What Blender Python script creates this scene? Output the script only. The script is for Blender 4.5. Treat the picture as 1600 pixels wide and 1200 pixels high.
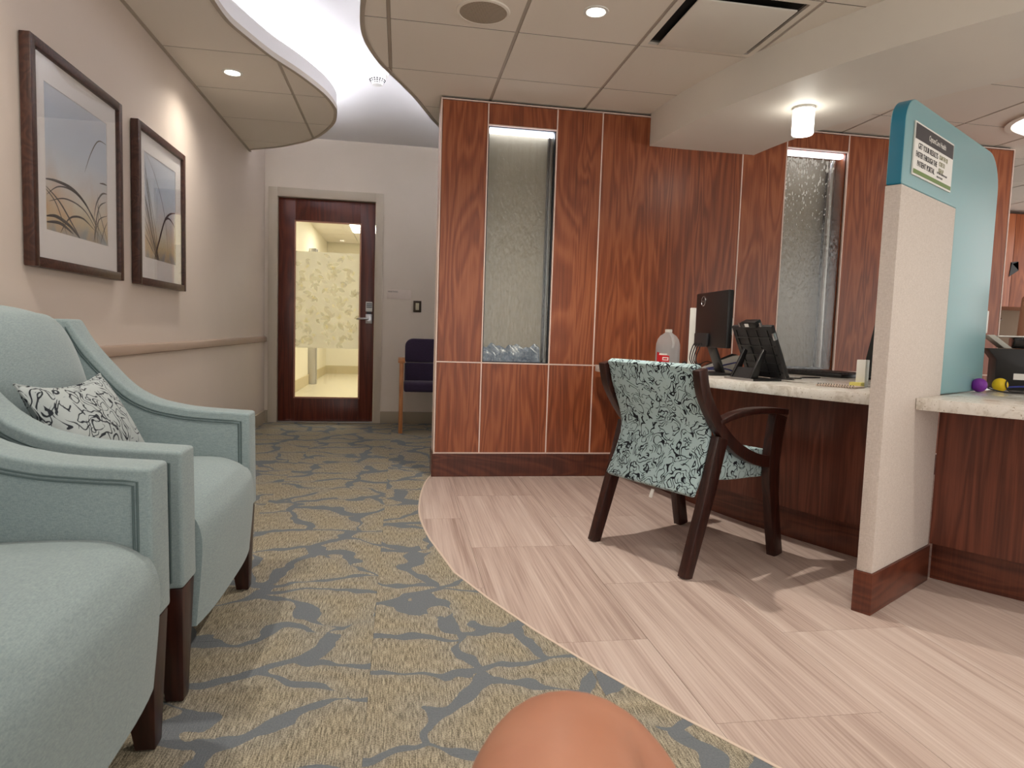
import bpy, bmesh, math, random
from mathutils import Vector, Matrix
random.seed(7)
for o in list(bpy.data.objects): bpy.data.objects.remove(o)
S = bpy.context.scene
COL = S.collection
# ------------------------------------------------------------------ camera
EYE = Vector((0, 0, 0.937))
pitch, roll, yaw = 0.0779, 0.03272, 0.16856
fw = Vector((math.sin(yaw)*math.cos(pitch), math.cos(yaw)*math.cos(pitch), -math.sin(pitch)))
rt = Vector((math.cos(yaw), -math.sin(yaw), 0)); up = rt.cross(fw)
rt, up = rt*math.cos(roll)+up*math.sin(roll), up*math.cos(roll)-rt*math.sin(roll)
cd = bpy.data.cameras.new('camera'); cam = bpy.data.objects.new('camera', cd); COL.objects.link(cam)
cam.matrix_world = Matrix(((rt.x, up.x, -fw.x, EYE.x), (rt.y, up.y, -fw.y, EYE.y), (rt.z, up.z, -fw.z, EYE.z), (0, 0, 0, 1)))
cd.sensor_width = 36; cd.lens = 1039.2/1600*36; cd.clip_start = 0.02
cd.dof.use_dof = True; cd.dof.focus_distance = 3.2; cd.dof.aperture_fstop = 8.0
S.camera = cam
# ------------------------------------------------------------------ world, exposure
w = bpy.data.worlds.new('world'); S.world = w; w.use_nodes = True
w.node_tree.nodes['Background'].inputs[0].default_value = (1.0, 0.96, 0.91, 1)
w.node_tree.nodes['Background'].inputs[1].default_value = 1.3
S.view_settings.view_transform = 'Standard'; S.view_settings.look = 'None'
S.view_settings.gamma = 1; S.view_settings.use_curve_mapping = False
S.view_settings.exposure = 0.55
DOWN_W = 42      # watts of one recessed downlight
WARM = (1.0, 0.93, 0.82)
COVE = (0.91, 0.92, 1.0)
COVE_E = 15.0
COVE_FAR = 48.0  # far run of the cove strip, boosted to brighten the dim end

# ------------------------------------------------------------------ helpers: materials
def lin(c):
    return tuple(((v/255)/12.92 if v/255 <= .04045 else ((v/255+.055)/1.055)**2.4) for v in c)+(1,)
class T:
    def __init__(s, name):
        s.m = bpy.data.materials.new(name); s.m.use_nodes = True; s.t = s.m.node_tree
        s.b = s.t.nodes['Principled BSDF']; s.o = s.t.nodes['Material Output']
    def n(s, typ, props=None, **k):
        nd = s.t.nodes.new('ShaderNode'+typ)
        for a, v in (props or {}).items(): setattr(nd, a, v)
        for a, v in k.items(): s.set(nd, a.replace('_', ' '), v)
        return nd
    def set(s, nd, a, v):
        i = nd.inputs[int(a[1:])] if a[0] == 'i' and a[1:].isdigit() else nd.inputs[a]
        if hasattr(v, 'is_output') or isinstance(v, bpy.types.NodeSocket): s.t.links.new(v, i)
        elif isinstance(v, bpy.types.Node): s.t.links.new(v.outputs[0], i)
        else: i.default_value = v
    def p(s, **k):
        for a, v in k.items(): s.set(s.b, a.replace('_', ' '), v)
        return s
    def math(s, op, a, b=0.0, c=0.0, clamp=False):
        return s.n('Math', {'operation': op, 'use_clamp': clamp}, i0=a, i1=b, i2=c).outputs[0]
    def mix(s, f, a, b, mode='MIX'):
        nd = s.n('Mix', {'data_type': 'RGBA', 'blend_type': mode})
        s.set(nd, 'i0', f); s.set(nd, 'i6', a); s.set(nd, 'i7', b); return nd.outputs[2]
    def ramp(s, f, stops, interp='LINEAR'):
        nd = s.n('ValToRGB'); r = nd.color_ramp; r.interpolation = interp
        while len(r.elements) < len(stops): r.elements.new(.5)
        for e, (p, c) in zip(r.elements, stops): e.position = p; e.color = c if len(c) == 4 else tuple(c)+(1,)
        s.set(nd, 'i0', f); return nd.outputs[0]
    def co(s, scale=(1, 1, 1), seed=None, out='Object'):
        v = s.n('TexCoord').outputs[out]
        if seed == 'rand':
            r = s.n('ObjectInfo').outputs['Random']
            v = s.n('VectorMath', {'operation': 'ADD'}, i0=v, i1=s.n('CombineXYZ', X=s.math('MULTIPLY', r, 37), Y=s.math('MULTIPLY', r, 91), Z=s.math('MULTIPLY', r, 53))).outputs[0]
        elif seed:
            a = s.n('Attribute', {'attribute_type': 'OBJECT', 'attribute_name': seed}).outputs['Fac']
            v = s.n('VectorMath', {'operation': 'ADD'}, i0=v, i1=s.n('CombineXYZ', X=a, Y=a, Z=0.0)).outputs[0]
        return s.n('VectorMath', {'operation': 'MULTIPLY'}, i0=v, i1=scale).outputs[0]
    def noise(s, v, scale=1, detail=2, rough=.5, dist=0, out=0):
        return s.n('TexNoise', Vector=v, Scale=scale, Detail=detail, Roughness=rough, Distortion=dist).outputs[out]
    def bump(s, h, strength=.2, dist=.002):
        nd = s.n('Bump', Strength=strength, Distance=dist, Height=h); s.p(Normal=nd); return s
    def lines(s, v, period, width):
        pass
def plain(name, c, rough=.5, metal=0.0, spec=.5, emit=None, es=0):
    t = T(name); t.p(Base_Color=lin(c), Roughness=rough, Metallic=metal, Specular_IOR_Level=spec)
    if emit: t.p(Emission_Color=tuple(emit)+(1,), Emission_Strength=es)
    return t.m
def paint(name, c, bump=.12):
    t = T(name); v = t.co()
    n = t.noise(v, 2.2, 3); t.p(Base_Color=t.mix(n, lin(c), lin([x*.96 for x in c])), Roughness=.55, Specular_IOR_Level=.35)
    t.bump(t.noise(v, 260, 2), bump, .001); return t.m
def wood(name, dark, mid, light, grain=(5.5, 5.5, .62), rough=.33, freq=22, spec=.5):
    t = T(name); v = t.co(grain, 'rand'); v2 = t.co((140, 140, 3.5), 'rand')
    w_ = t.noise(v, 1.0, 2.5, .55, .6)
    rings = t.math('SINE', t.math('MULTIPLY', w_, freq*3.0))
    rings = t.math('MULTIPLY_ADD', rings, .5, .5)
    fine = t.noise(v2, 1.0, 3, .6)
    broad = t.noise(t.co((1.6, 1.6, .5), 'rand'), 1.0, 2)
    f = t.math('ADD', t.math('MULTIPLY', rings, .24), t.math('ADD', t.math('MULTIPLY', fine, .55), t.math('MULTIPLY', broad, .36)), clamp=True)
    c = t.ramp(f, [(.22, lin(dark)), (.55, lin(mid)), (.85, lin(light))])
    t.p(Base_Color=c, Roughness=rough, Specular_IOR_Level=spec); t.bump(fine, .05, .0006); return t.m
def glass(name, tint=(1, 1, 1), rough=.02, alpha=.08, bump=None):
    t = T(name); t.t.nodes.remove(t.b)
    bf = t.n('NewGeometry').outputs['Backfacing']; fr = t.n('Fresnel', IOR=t.math('MULTIPLY_ADD', bf, 1/1.5-1.5, 1.5)); g = t.n('BsdfGlossy', Roughness=rough); tr = t.n('BsdfTransparent', Color=tuple(tint)+(1,))
    if bump: bump(t, fr, g)
    mx = t.n('MixShader', i0=t.math('ADD', fr.outputs[0], alpha-.04, clamp=True), i1=tr, i2=g)
    t.t.links.new(mx.outputs[0], t.o.inputs[0]); return t.m
def pattern_fabric(name, base, line):
    t = T(name); v = t.co((1, 1, 1)); ls = []
    for (sc, off, m_, cut) in ((15, 0.0, 8.0, .39), (20, 5.3, 6.5, .44)):
        o = t.n('VectorMath', {'operation': 'ADD'}, i0=v, i1=(off, off*.7, off*.3)).outputs[0]
        o = t.n('VectorMath', {'operation': 'MULTIPLY_ADD'}, i0=t.noise(o, 30, 0, .5, 0, 1), i1=(.03, .03, .03), i2=o).outputs[0]
        q = [t.noise(o if d is None else t.n('VectorMath', {'operation': 'ADD'}, i0=o, i1=d).outputs[0], sc, 0) for d in (None, (.0012, 0, 0), (0, .0012, 0), (0, 0, .0012))]
        g_ = t.n('VectorMath', {'operation': 'LENGTH'}, i0=t.n('CombineXYZ', X=t.math('SUBTRACT', q[1], q[0]), Y=t.math('SUBTRACT', q[2], q[0]), Z=t.math('SUBTRACT', q[3], q[0]))).outputs['Value']
        dd = t.math('ABSOLUTE', t.math('SUBTRACT', t.math('FRACT', t.math('MULTIPLY', q[0], m_)), .5))
        dist = t.math('DIVIDE', t.math('MULTIPLY', dd, .0012/m_), t.math('ADD', g_, .0015))
        wd = t.math('MINIMUM', t.math('MULTIPLY', t.math('SUBTRACT', t.noise(o, 26, 0), cut, clamp=True), .014), .0014)
        ls.append(t.math('GREATER_THAN', wd, dist))
    l = t.math('MAXIMUM', ls[0], ls[1])
    wv = t.noise(t.co((900, 900, 900)), 1, 1)
    b = t.mix(wv, lin(base), lin([x*.9 for x in base]))
    t.p(Base_Color=t.mix(l, b, lin(line)), Roughness=.8, Specular_IOR_Level=.2); t.bump(wv, .2, .0008); return t.m
def fabric(name, c, c2=None, scale=700, rough=.85):
    t = T(name); c2 = c2 or [x*.84 for x in c]
    a = t.noise(t.co((scale, scale*.12, scale*.5)), 1, 2, .6); b = t.noise(t.co((scale*.12, scale, scale)), 1, 2, .6)
    f = t.math('MULTIPLY_ADD', t.math('ADD', a, b), 1.6, -1.1, clamp=True)
    t.p(Base_Color=t.mix(f, lin(c2), lin(c)), Roughness=rough, Specular_IOR_Level=.25, Sheen_Weight=.25, Sheen_Roughness=.4); t.bump(f, .25, .0008); return t.m

M = {}
M['wall_l'] = paint('wall_paint_beige', (216, 202, 190)); M['wall_b'] = paint('wall_paint_greige', (220, 208, 193))
M['trim'] = paint('trim_paint', (196, 184, 166), .04); M['rail'] = paint('rail_paint', (176, 154, 138), .04)
M['white'] = paint('ceiling_white_paint', (226, 224, 224), .04); M['bulk'] = paint('bulkhead_paint', (236, 231, 222), .04)
M['wood'] = wood('cherry_laminate', (88, 40, 20), (140, 72, 40), (170, 100, 62))
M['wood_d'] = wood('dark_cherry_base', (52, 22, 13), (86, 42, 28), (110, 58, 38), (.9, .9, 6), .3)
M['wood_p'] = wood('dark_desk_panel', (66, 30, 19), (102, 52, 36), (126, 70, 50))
M['wood_o'] = wood('orange_cabinet_wood', (120, 58, 28), (160, 84, 46), (186, 108, 64))
M['door'] = wood('mahogany_door', (52, 18, 11), (88, 34, 20), (112, 50, 30), (5, 5, .5), .35)
M['espresso'] = wood('espresso_frame_wood', (26, 9, 7), (44, 18, 13), (62, 28, 19), (9, 9, .8), .32)
M['frame'] = wood('walnut_frame', (38, 20, 15), (62, 36, 28), (84, 52, 40), (8, 8, 8), .4)
M['oak'] = wood('honey_oak', (150, 92, 50), (186, 122, 72), (206, 146, 92), (8, 8, .8), .4)
M['strip'] = plain('pale_reveal_strip', (232, 208, 196), .4)
M['alu'] = plain('brushed_metal', (190, 190, 192), .3, 1.0); M['dark_alu'] = plain('dark_metal', (70, 72, 78), .35, 1.0)
M['black'] = plain('black_plastic', (24, 23, 24), .42); M['black_g'] = plain('glossy_black', (12, 12, 13), .12)
M['blacktex'] = plain('charcoal_plastic', (38, 36, 38), .55)
M['whitep'] = plain('white_plastic', (226, 224, 218), .4); M['paper'] = plain('paper', (232, 229, 224), .7); M['matb'] = plain('mat_board', (244, 240, 237), .8)
M['dark'] = plain('void_dark', (16, 14, 13), .9); M['gridbar'] = plain('grid_bar_paint', (176, 165, 152), .5)
M['gap_shade'] = plain('tile_gap_shade', (96, 86, 76), .7); M['tan'] = plain('tan_plastic', (176, 128, 104), .5); M['taupe'] = plain('taupe_backsplash', (126, 104, 80), .6)
M['ink'] = plain('ink', (38, 30, 36), .7); M['ink_g'] = plain('ink_olive', (140, 138, 96), .7); M['green'] = plain('sign_green', (108, 132, 70), .6); M['sign_dark'] = plain('sign_plum_black', (44, 34, 38), .5)
M['red'] = plain('label_red', (200, 30, 38), .5); M['blue'] = plain('blue_cable', (52, 62, 140), .4); M['yellow'] = plain('yellow_foam', (236, 200, 24), .55); M['purple'] = plain('purple_foam', (118, 34, 150), .5)
M['purplefab'] = fabric('plum_fabric', (66, 52, 78), (44, 36, 54), 420); M['aqua'] = fabric('aqua_upholstery', (150, 164, 164), (120, 136, 139))
M['welt_groove'] = plain('welt_groove_shade', (84, 100, 101), .8); M['strip_l'] = plain('vinyl_edge_strip', (206, 188, 172), .4)
M['leafy'] = pattern_fabric('scroll_print_fabric', (182, 206, 208), (24, 28, 36)); M['leafy_g'] = pattern_fabric('grey_scroll_print_fabric', (176, 184, 184), (40, 44, 50))
M['glass'] = glass('clear_pane', (.97, .98, .96), .01, .06); M['pglass'] = glass('picture_glass', (1, 1, 1), .015, .07)
M['jug'] = None
def tile_m():
    t = T('ceiling_tile_fibre'); v = t.co((1, 1, 1), 'rand'); n = t.noise(v, 180, 3, .7)
    t.p(Base_Color=t.mix(t.noise(v, 1.5, 1), lin((236, 229, 219)), lin((229, 221, 210))), Roughness=.85, Specular_IOR_Level=.2); t.bump(n, .12, .001); return t.m
M['tile'] = tile_m()
def carpet_m():
    t = T('carpet_vein_pattern'); v = t.co((1, 1, 0), 'seed')
    d = t.noise(v, 3.4, 1, .5, 0, 1); d2 = t.noise(v, 8.5, 1, .5, 0, 1); d3 = t.noise(v, 45, 2, .6, 0, 1)
    vv = t.n('VectorMath', {'operation': 'MULTIPLY_ADD'}, i0=d, i1=(.34, .30, 0), i2=v).outputs[0]
    vv = t.n('VectorMath', {'operation': 'MULTIPLY_ADD'}, i0=d2, i1=(.10, .10, 0), i2=vv).outputs[0]
    vv = t.n('VectorMath', {'operation': 'MULTIPLY_ADD'}, i0=d3, i1=(.007, .007, 0), i2=vv).outputs[0]
    vv = t.n('VectorMath', {'operation': 'MULTIPLY'}, i0=vv, i1=(2.9, 3.9, 0)).outputs[0]
    e = t.n('TexVoronoi', {'feature': 'DISTANCE_TO_EDGE', 'voronoi_dimensions': '2D'}, Vector=vv, Scale=1.0, Randomness=1.0).outputs['Distance']
    wn = t.noise(v, 5.5, 1)
    wd = t.math('MINIMUM', t.math('MULTIPLY_ADD', wn, .36, -.112), .095)
    vein = t.math('GREATER_THAN', wd, e)
    halo = t.math('MULTIPLY', t.math('SUBTRACT', .32, e, clamp=True), t.math('MULTIPLY', t.noise(v, 2.7, 2), 3.0), clamp=True)
    thr = t.noise(t.co((330, 24, 0)), 1, 2, .6); th2 = t.noise(t.co((260, 330, 0)), 1, 2, .6)
    wv = t.math('MULTIPLY_ADD', t.math('ADD', thr, th2), 2.4, -1.9, clamp=True)
    beige = t.mix(wv, lin((92, 85, 72)), lin((182, 171, 148))); grey = t.mix(wv, lin((94, 94, 91)), lin((168, 165, 156)))
    base = t.mix(halo, beige, grey)
    vc = t.mix(t.noise(t.co((220, 220, 0)), 1, 2), lin((92, 97, 102)), lin((124, 128, 132)))
    t.p(Base_Color=t.mix(vein, base, vc), Roughness=.95, Specular_IOR_Level=.1)
    t.bump(t.math('SUBTRACT', wv, t.math('MULTIPLY', vein, 1.2)), .5, .002); return t.m
M['carpet'] = carpet_m()
def vinyl_m():
    t = T('vinyl_plank_grain'); a = t.noise(t.co((22, .7, 1), 'rand'), 1, 3, .6, .3); b = t.noise(t.co((150, 1.8, 1), 'rand'), 1, 3, .65)
    r = t.n('ObjectInfo').outputs['Random']
    f = t.math('ADD', t.math('MULTIPLY', a, .6), t.math('ADD', t.math('MULTIPLY', b, .55), t.math('MULTIPLY_ADD', r, .12, -.14)), clamp=True)
    t.p(Base_Color=t.ramp(f, [(.3, lin((152, 130, 120))), (.5, lin((186, 166, 156))), (.72, lin((206, 190, 181)))]), Roughness=.42, Specular_IOR_Level=.4); t.bump(b, .06, .0006); return t.m
M['vinyl'] = vinyl_m()
def quartz_m():
    t = T('quartz_countertop'); v = t.co((1, 1, 1)); n = t.noise(v, 9, 5, .7, 1.2); k = t.noise(v, 120, 3, .7)
    c = t.ramp(n, [(.36, lin((196, 188, 176))), (.5, lin((224, 219, 211))), (.7, lin((234, 231, 226)))])
    t.p(Base_Color=t.mix(t.math('GREATER_THAN', .36, k), c, lin((168, 156, 138))), Roughness=.16); return t.m
M['quartz'] = quartz_m()
def cream_m():
    t = T('cream_woven_wallcovering'); a = t.noise(t.co((500, 500, 90)), 1, 2); b = t.noise(t.co((90, 90, 500)), 1, 2); f = t.math('MULTIPLY_ADD', t.math('ADD', a, b), 1.5, -1.0, clamp=True)
    t.p(Base_Color=t.mix(f, lin((194, 182, 173)), lin((216, 206, 198))), Roughness=.75, Specular_IOR_Level=.25); t.bump(f, .25, .001); return t.m
M['cream'] = cream_m()
t = T('teal_resin'); t.p(Base_Color=lin((140, 184, 190)), Roughness=.42, Transmission_Weight=.25, Subsurface_Weight=.5, Subsurface_Radius=(.04, .10, .11), Subsurface_Scale=.5, Specular_IOR_Level=.5); M['teal'] = t.m
t = T('teal_resin_edge'); t.p(Base_Color=lin((20, 122, 152)), Roughness=.3, Specular_IOR_Level=.6); M['teal_e'] = t.m
t = T('skin'); sv = t.co(); t.p(Base_Color=t.mix(t.noise(sv, 14, 3), lin((160, 104, 78)), lin((184, 130, 104))), Roughness=.5, Subsurface_Weight=.12, Subsurface_Radius=(.03, .012, .007), Subsurface_Scale=.3); t.bump(t.noise(sv, 240, 2), .08, .001); M['skin'] = t.m
def water_bump(t, fr, g):
    a = t.noise(t.co((75, 75, 22)), 1, 3, .6, .5); b = t.n('Bump', Strength=.5, Distance=.01, Height=a)
    for q in (fr, g): t.t.links.new(b.outputs[0], q.inputs['Normal'])
M['water'] = glass('running_water_glass', (.9, .9, .88), .05, .07, water_bump)
t = T('foam_water'); n = t.noise(t.co((30, 30, 30)), 1, 4, .7); t.p(Base_Color=t.ramp(n, [(.35, lin((70, 92, 122))), (.6, lin((122, 142, 168))), (.72, lin((214, 224, 236)))]), Roughness=.25); M['foam'] = t.m
t = T('waterfall_back'); n = t.noise(t.co((60, 60, 3)), 1, 3, .6); t.p(Base_Color=t.mix(n, lin((164, 156, 140)), lin((186, 178, 162))), Roughness=.5); M['waterback'] = t.m
def film_m(name, c, a):
    t = T(name); t.t.nodes.remove(t.b); d = t.n('BsdfDiffuse', Color=lin(c)); tl = t.n('BsdfTranslucent', Color=lin(c)); tr = t.n('BsdfTransparent')
    m1 = t.n('MixShader', i0=.6, i1=d, i2=tl); m2 = t.n('MixShader', i0=a, i1=m1, i2=tr); t.t.links.new(m2.outputs[0], t.o.inputs[0]); return t.m
M['film'] = film_m('frosted_film', (246, 243, 228), .2); M['leaf_sparkle'] = film_m('film_leaf_sparkle', (255, 250, 220), .05); M['leaf_d'] = film_m('film_leaf_shade', (196, 182, 140), .72); M['leaf_m'] = film_m('film_leaf_mid', (246, 238, 208), .7)  # white near-opaque leaves paint the bright sparkle of clear film
M['jug'] = film_m('translucent_jug', (240, 240, 240), .4); M['jugwater'] = glass('jug_water', (.82, .86, .9), .03, .08)
def lamp_m(name, c, e): return plain(name, (255, 255, 250), .5, 0, .2, c, e)
M['lens'] = lamp_m('downlight_lens', (1, .96, .86), 14); M['led'] = lamp_m('cove_led', COVE, COVE_E); M['led_far'] = lamp_m('cove_led_far', COVE, COVE_FAR); M['cyl'] = lamp_m('cylinder_shade', (1, .96, .86), 5); M['bowl'] = lamp_m('bowl_light', (1, .95, .88), 1.6); M['wled'] = lamp_m('water_led', (.86, .9, 1), 4); M['panel_e'] = lamp_m('corridor_panel', (1, .96, .86), 16)
def art_m(name, flip):
    t = T(name); g = t.n('TexCoord').outputs['Generated']; s_ = t.n('SeparateXYZ', Vector=g); z = s_.outputs[2]; y = s_.outputs[1]
    n = t.noise(g, 3.2, 3, .55, .4)
    zz = t.math('ADD', z, t.math('MULTIPLY_ADD', n, .36, -.18))
    c = t.ramp(zz, [(0, lin((150, 156, 158))), (.1, lin((214, 198, 160))), (.22, lin((226, 222, 204))), (.40, lin((218, 223, 227))), (.62, lin((200, 212, 226))), (.85, lin((196, 208, 224))), (1, lin((206, 214, 226)))])
    yy = t.math('SUBTRACT', 1.0, y) if flip else y
    hot = t.math('MULTIPLY', t.math('SUBTRACT', .45, t.math('ABSOLUTE', t.math('SUBTRACT', z, .16)), clamp=True), t.math('SUBTRACT', n, .42, clamp=True))
    t.p(Base_Color=t.mix(t.math('MULTIPLY', hot, 6.0, clamp=True), c, lin((214, 160, 84))), Roughness=.6); return t.m
M['art1'] = art_m('grass_print_dusk', False); M['art2'] = art_m('grass_print_dawn', True)

# ------------------------------------------------------------------ helpers: meshes and objects
def mk(name, verts, faces, mat, parent=None, smooth=False):
    me = bpy.data.meshes.new(name); me.from_pydata([tuple(v) for v in verts], [], faces); me.update()
    return mko(name, me, mat, parent, smooth)
def mko(name, me, mat, parent=None, smooth=False):
    bm = bmesh.new(); bm.from_mesh(me); bmesh.ops.recalc_face_normals(bm, faces=bm.faces); bm.to_mesh(me); bm.free()
    if mat is not None: me.materials.append(M[mat] if isinstance(mat, str) else mat)
    if smooth:
        for p in me.polygons: p.use_smooth = True
        try: me.set_sharp_from_angle(angle=math.radians(40))
        except Exception: pass
    o = bpy.data.objects.new(name, me); COL.objects.link(o)
    if parent is not None:
        bpy_parent(o, parent)
    return o
PM = {}
def bpy_parent(o, parent):
    o.parent = parent
def empty(name, loc=(0, 0, 0)):
    o = bpy.data.objects.new(name, None); COL.objects.link(o); o.location = loc; o.empty_display_size = .05
    return o
def thing(name, label, cat, loc=(0, 0, 0), group=None):
    """Empty at the thing's base; children meshes are authored in world space and shifted back."""
    return tag(empty(name, loc), label, cat, group)
def tag(o, label, cat=None, group=None, kind=None):
    o['label'] = label
    if cat: o['category'] = cat
    if group: o['group'] = group
    if kind: o['kind'] = kind
    return o
def struct(o, label=None, cat=None):
    o['kind'] = 'structure'
    if label: o['label'] = label
    if cat: o['category'] = cat
    return o
def settle(root):
    """children were authored in world coordinates: keep them there under the located, unrotated parent."""
    base = Vector(root.location)
    def rec(o):
        for c in o.children:
            if c.parent == root and c.get('_w') is None: c.location = c.location-base; c['_w'] = 1
    rec(root)
    for c in root.children: del c['_w']
def boxv(x0, x1, y0, y1, z0, z1): return [(x, y, z) for z in (z0, z1) for y in (y0, y1) for x in (x0, x1)]
BF = [(0, 2, 3, 1), (4, 5, 7, 6), (0, 1, 5, 4), (2, 6, 7, 3), (0, 4, 6, 2), (1, 3, 7, 5)]
def box(name, x0, x1, y0, y1, z0, z1, mat, parent=None, bev=0, seg=2):
    me = bpy.data.meshes.new(name); me.from_pydata(boxv(x0, x1, y0, y1, z0, z1), [], BF)
    if bev: bevel(me, bev, seg)
    return mko(name, me, mat, parent, bev > 0)
def boxes(name, lst, mat, parent=None):
    v, f = [], []
    for b in lst:
        k = len(v); v += boxv(*b); f += [tuple(i+k for i in q) for q in BF]
    return mk(name, v, f, mat, parent)
def bevel(me, w, seg=2, ang=35):
    bm = bmesh.new(); bm.from_mesh(me); bmesh.ops.recalc_face_normals(bm, faces=bm.faces)
    es = [e for e in bm.edges if len(e.link_faces) == 2 and e.calc_face_angle(0) > math.radians(ang)]
    bmesh.ops.bevel(bm, geom=es, offset=w, segments=seg, profile=.5, affect='EDGES', clamp_overlap=True); bm.to_mesh(me); bm.free()
def prism(name, poly, fn, a, b, mat, parent=None, bev=0, seg=2, smooth=None):
    """poly: 2D outline; fn(p,q,h)->xyz; extruded from h=a to h=b."""
    n = len(poly); v = [fn(p[0], p[1], a) for p in poly]+[fn(p[0], p[1], b) for p in poly]
    f = [tuple(range(n)), tuple(range(2*n-1, n-1, -1))]+[(i, (i+1) % n, n+(i+1) % n, n+i) for i in range(n)]
    me = bpy.data.meshes.new(name); me.from_pydata(v, [], f)
    if bev: bevel(me, bev, seg)
    return mko(name, me, mat, parent, bev > 0 if smooth is None else smooth)
XY = lambda p, q, h: (p, q, h)
XZ = lambda p, q, h: (p, h, q)
YZ = lambda p, q, h: (h, p, q)
def cat(pts, n=6, closed=False):
    P = [Vector(p) for p in pts]; out = []
    m = len(P); rng = range(m if closed else m-1)
    for i in rng:
        if closed: a, b, c, d = P[i-1], P[i], P[(i+1) % m], P[(i+2) % m]
        else: a, b, c, d = P[max(i-1, 0)], P[i], P[i+1], P[min(i+2, m-1)]
        for k in range(n):
            s = k/n; out.append(.5*((2*b)+(c-a)*s+(2*a-5*b+4*c-d)*s*s+(3*b-a-3*c+d)*s**3))
    if not closed: out.append(P[-1])
    return [tuple(v) for v in out]
def tube(name, pts, r, mat, parent=None, n=8, caps=True):
    P = [Vector(p) for p in pts]; R = r if isinstance(r, (list, tuple)) else [r]*len(P)
    v, f = [], []; up0 = None
    for i, p in enumerate(P):
        d = (P[min(i+1, len(P)-1)]-P[max(i-1, 0)]).normalized()
        if up0 is None: up0 = d.orthogonal().normalized()
        up0 = (up0-d*up0.dot(d)).normalized(); s = d.cross(up0)
        for k in range(n):
            a = 2*math.pi*k/n; v.append(p+(up0*math.cos(a)+s*math.sin(a))*R[i])
    for i in range(len(P)-1):
        for k in range(n): f.append((i*n+k, i*n+(k+1) % n, (i+1)*n+(k+1) % n, (i+1)*n+k))
    if caps: f += [tuple(range(n)), tuple(range(len(v)-1, len(v)-n-1, -1))]
    return mk(name, v, f, mat, parent, True)
def lathe(name, prof, c, mat, parent=None, n=28, axis='z', caps=True):
    v, f = [], []
    for (r, h) in prof:
        for k in range(n):
            a = 2*math.pi*k/n
            p = (r*math.cos(a), r*math.sin(a), h) if axis == 'z' else ((r*math.cos(a), h, r*math.sin(a)) if axis == 'y' else (h, r*math.cos(a), r*math.sin(a)))
            v.append((c[0]+p[0], c[1]+p[1], c[2]+p[2]))
    m = len(prof)
    for i in range(m-1):
        for k in range(n): f.append((i*n+k, i*n+(k+1) % n, (i+1)*n+(k+1) % n, (i+1)*n+k))
    if caps: f += [tuple(range(n)), tuple(range(m*n-1, m*n-n-1, -1))]
    return mk(name, v, f, mat, parent, True)
def ribbon(path, w):
    """2D outline of a strip of width w (number or list) around a 2D path."""
    P = [Vector(p) for p in path]; W = w if isinstance(w, (list, tuple)) else [w]*len(P); L, R = [], []
    for i, p in enumerate(P):
        d = (P[min(i+1, len(P)-1)]-P[max(i-1, 0)]).normalized(); nrm = Vector((-d.y, d.x))
        L.append(p+nrm*W[i]/2); R.append(p-nrm*W[i]/2)
    return [tuple(q) for q in L+R[::-1]]
def ribbon_solid(name, path, w, fn, a, b, mat, parent=None, bev=0):
    """quads along the strip (well shaped for curved strips)."""
    o = ribbon(path, w); n = len(path); v = []
    for h in (a, b): v += [fn(p[0], p[1], h) for p in o]
    m = 2*n; f = []
    for i in range(n-1):
        j = m-1-i
        f += [(i, i+1, j-1, j), (m+j, m+j-1, m+i+1, m+i), (i, m+i, m+i+1, i+1), (j-1, m+j-1, m+j, j)]
    f += [(0, m-1, 2*m-1, m), (n-1, m+n-1, m+n, n)]
    me = bpy.data.meshes.new(name); me.from_pydata(v, [], f)
    if bev: bevel(me, bev, 2, 45)
    return mko(name, me, mat, parent, True)
def clip(poly, x0, x1, y0, y1):
    for ax, lim, sg in ((0, x0, 1), (0, x1, -1), (1, y0, 1), (1, y1, -1)):
        out = []; n = len(poly)
        for i in range(n):
            a, b = poly[i], poly[(i+1) % n]; ia = (a[ax]-lim)*sg >= 0; ib = (b[ax]-lim)*sg >= 0
            if ia: out.append(a)
            if ia != ib:
                s = (lim-a[ax])/(b[ax]-a[ax]); out.append((a[0]+(b[0]-a[0])*s, a[1]+(b[1]-a[1])*s))
        poly = out
        if len(poly) < 3: return []
    q = []
    for p in poly:
        if not q or (abs(p[0]-q[-1][0])+abs(p[1]-q[-1][1])) > 1e-4: q.append(p)
    ar = abs(sum(q[i-1][0]*q[i][1]-q[i][0]*q[i-1][1] for i in range(len(q))))/2 if len(q) > 2 else 0
    if ar < (8e-4 if min(x1-x0, y1-y0) > .1 else 2e-5): return []
    go = True
    while go and len(q) > 3:                                          # drop zero-width spikes left by the clipping
        go = False
        for i in range(len(q)):
            a, b, c = Vector(q[i-1]), Vector(q[i]), Vector(q[(i+1) % len(q)]); u, w_ = (b-a), (c-b)
            if u.length < 1e-5 or w_.length < 1e-5 or u.normalized().dot(w_.normalized()) < -.9995: q.pop(i); go = True; break
    return q if len(q) > 2 else []
def text(name, s, size, mat, parent, mw, align='LEFT', sx=1.0, ext=.0002):
    c = bpy.data.curves.new(name, 'FONT'); c.body = s; c.size = size; c.align_x = align; c.extrude = ext
    o = bpy.data.objects.new(name, c); COL.objects.link(o)
    dg = bpy.context.evaluated_depsgraph_get(); me = bpy.data.meshes.new_from_object(o.evaluated_get(dg)); bpy.data.objects.remove(o)
    me.transform(mw @ Matrix.Diagonal((sx, 1, 1, 1))); me.name = name; me.materials.clear()
    return mko(name, me, mat, parent)
CX, CY = 5.5, 4.35
def P(R, t): return (CX-R*math.cos(t), CY-R*math.sin(t))
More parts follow.
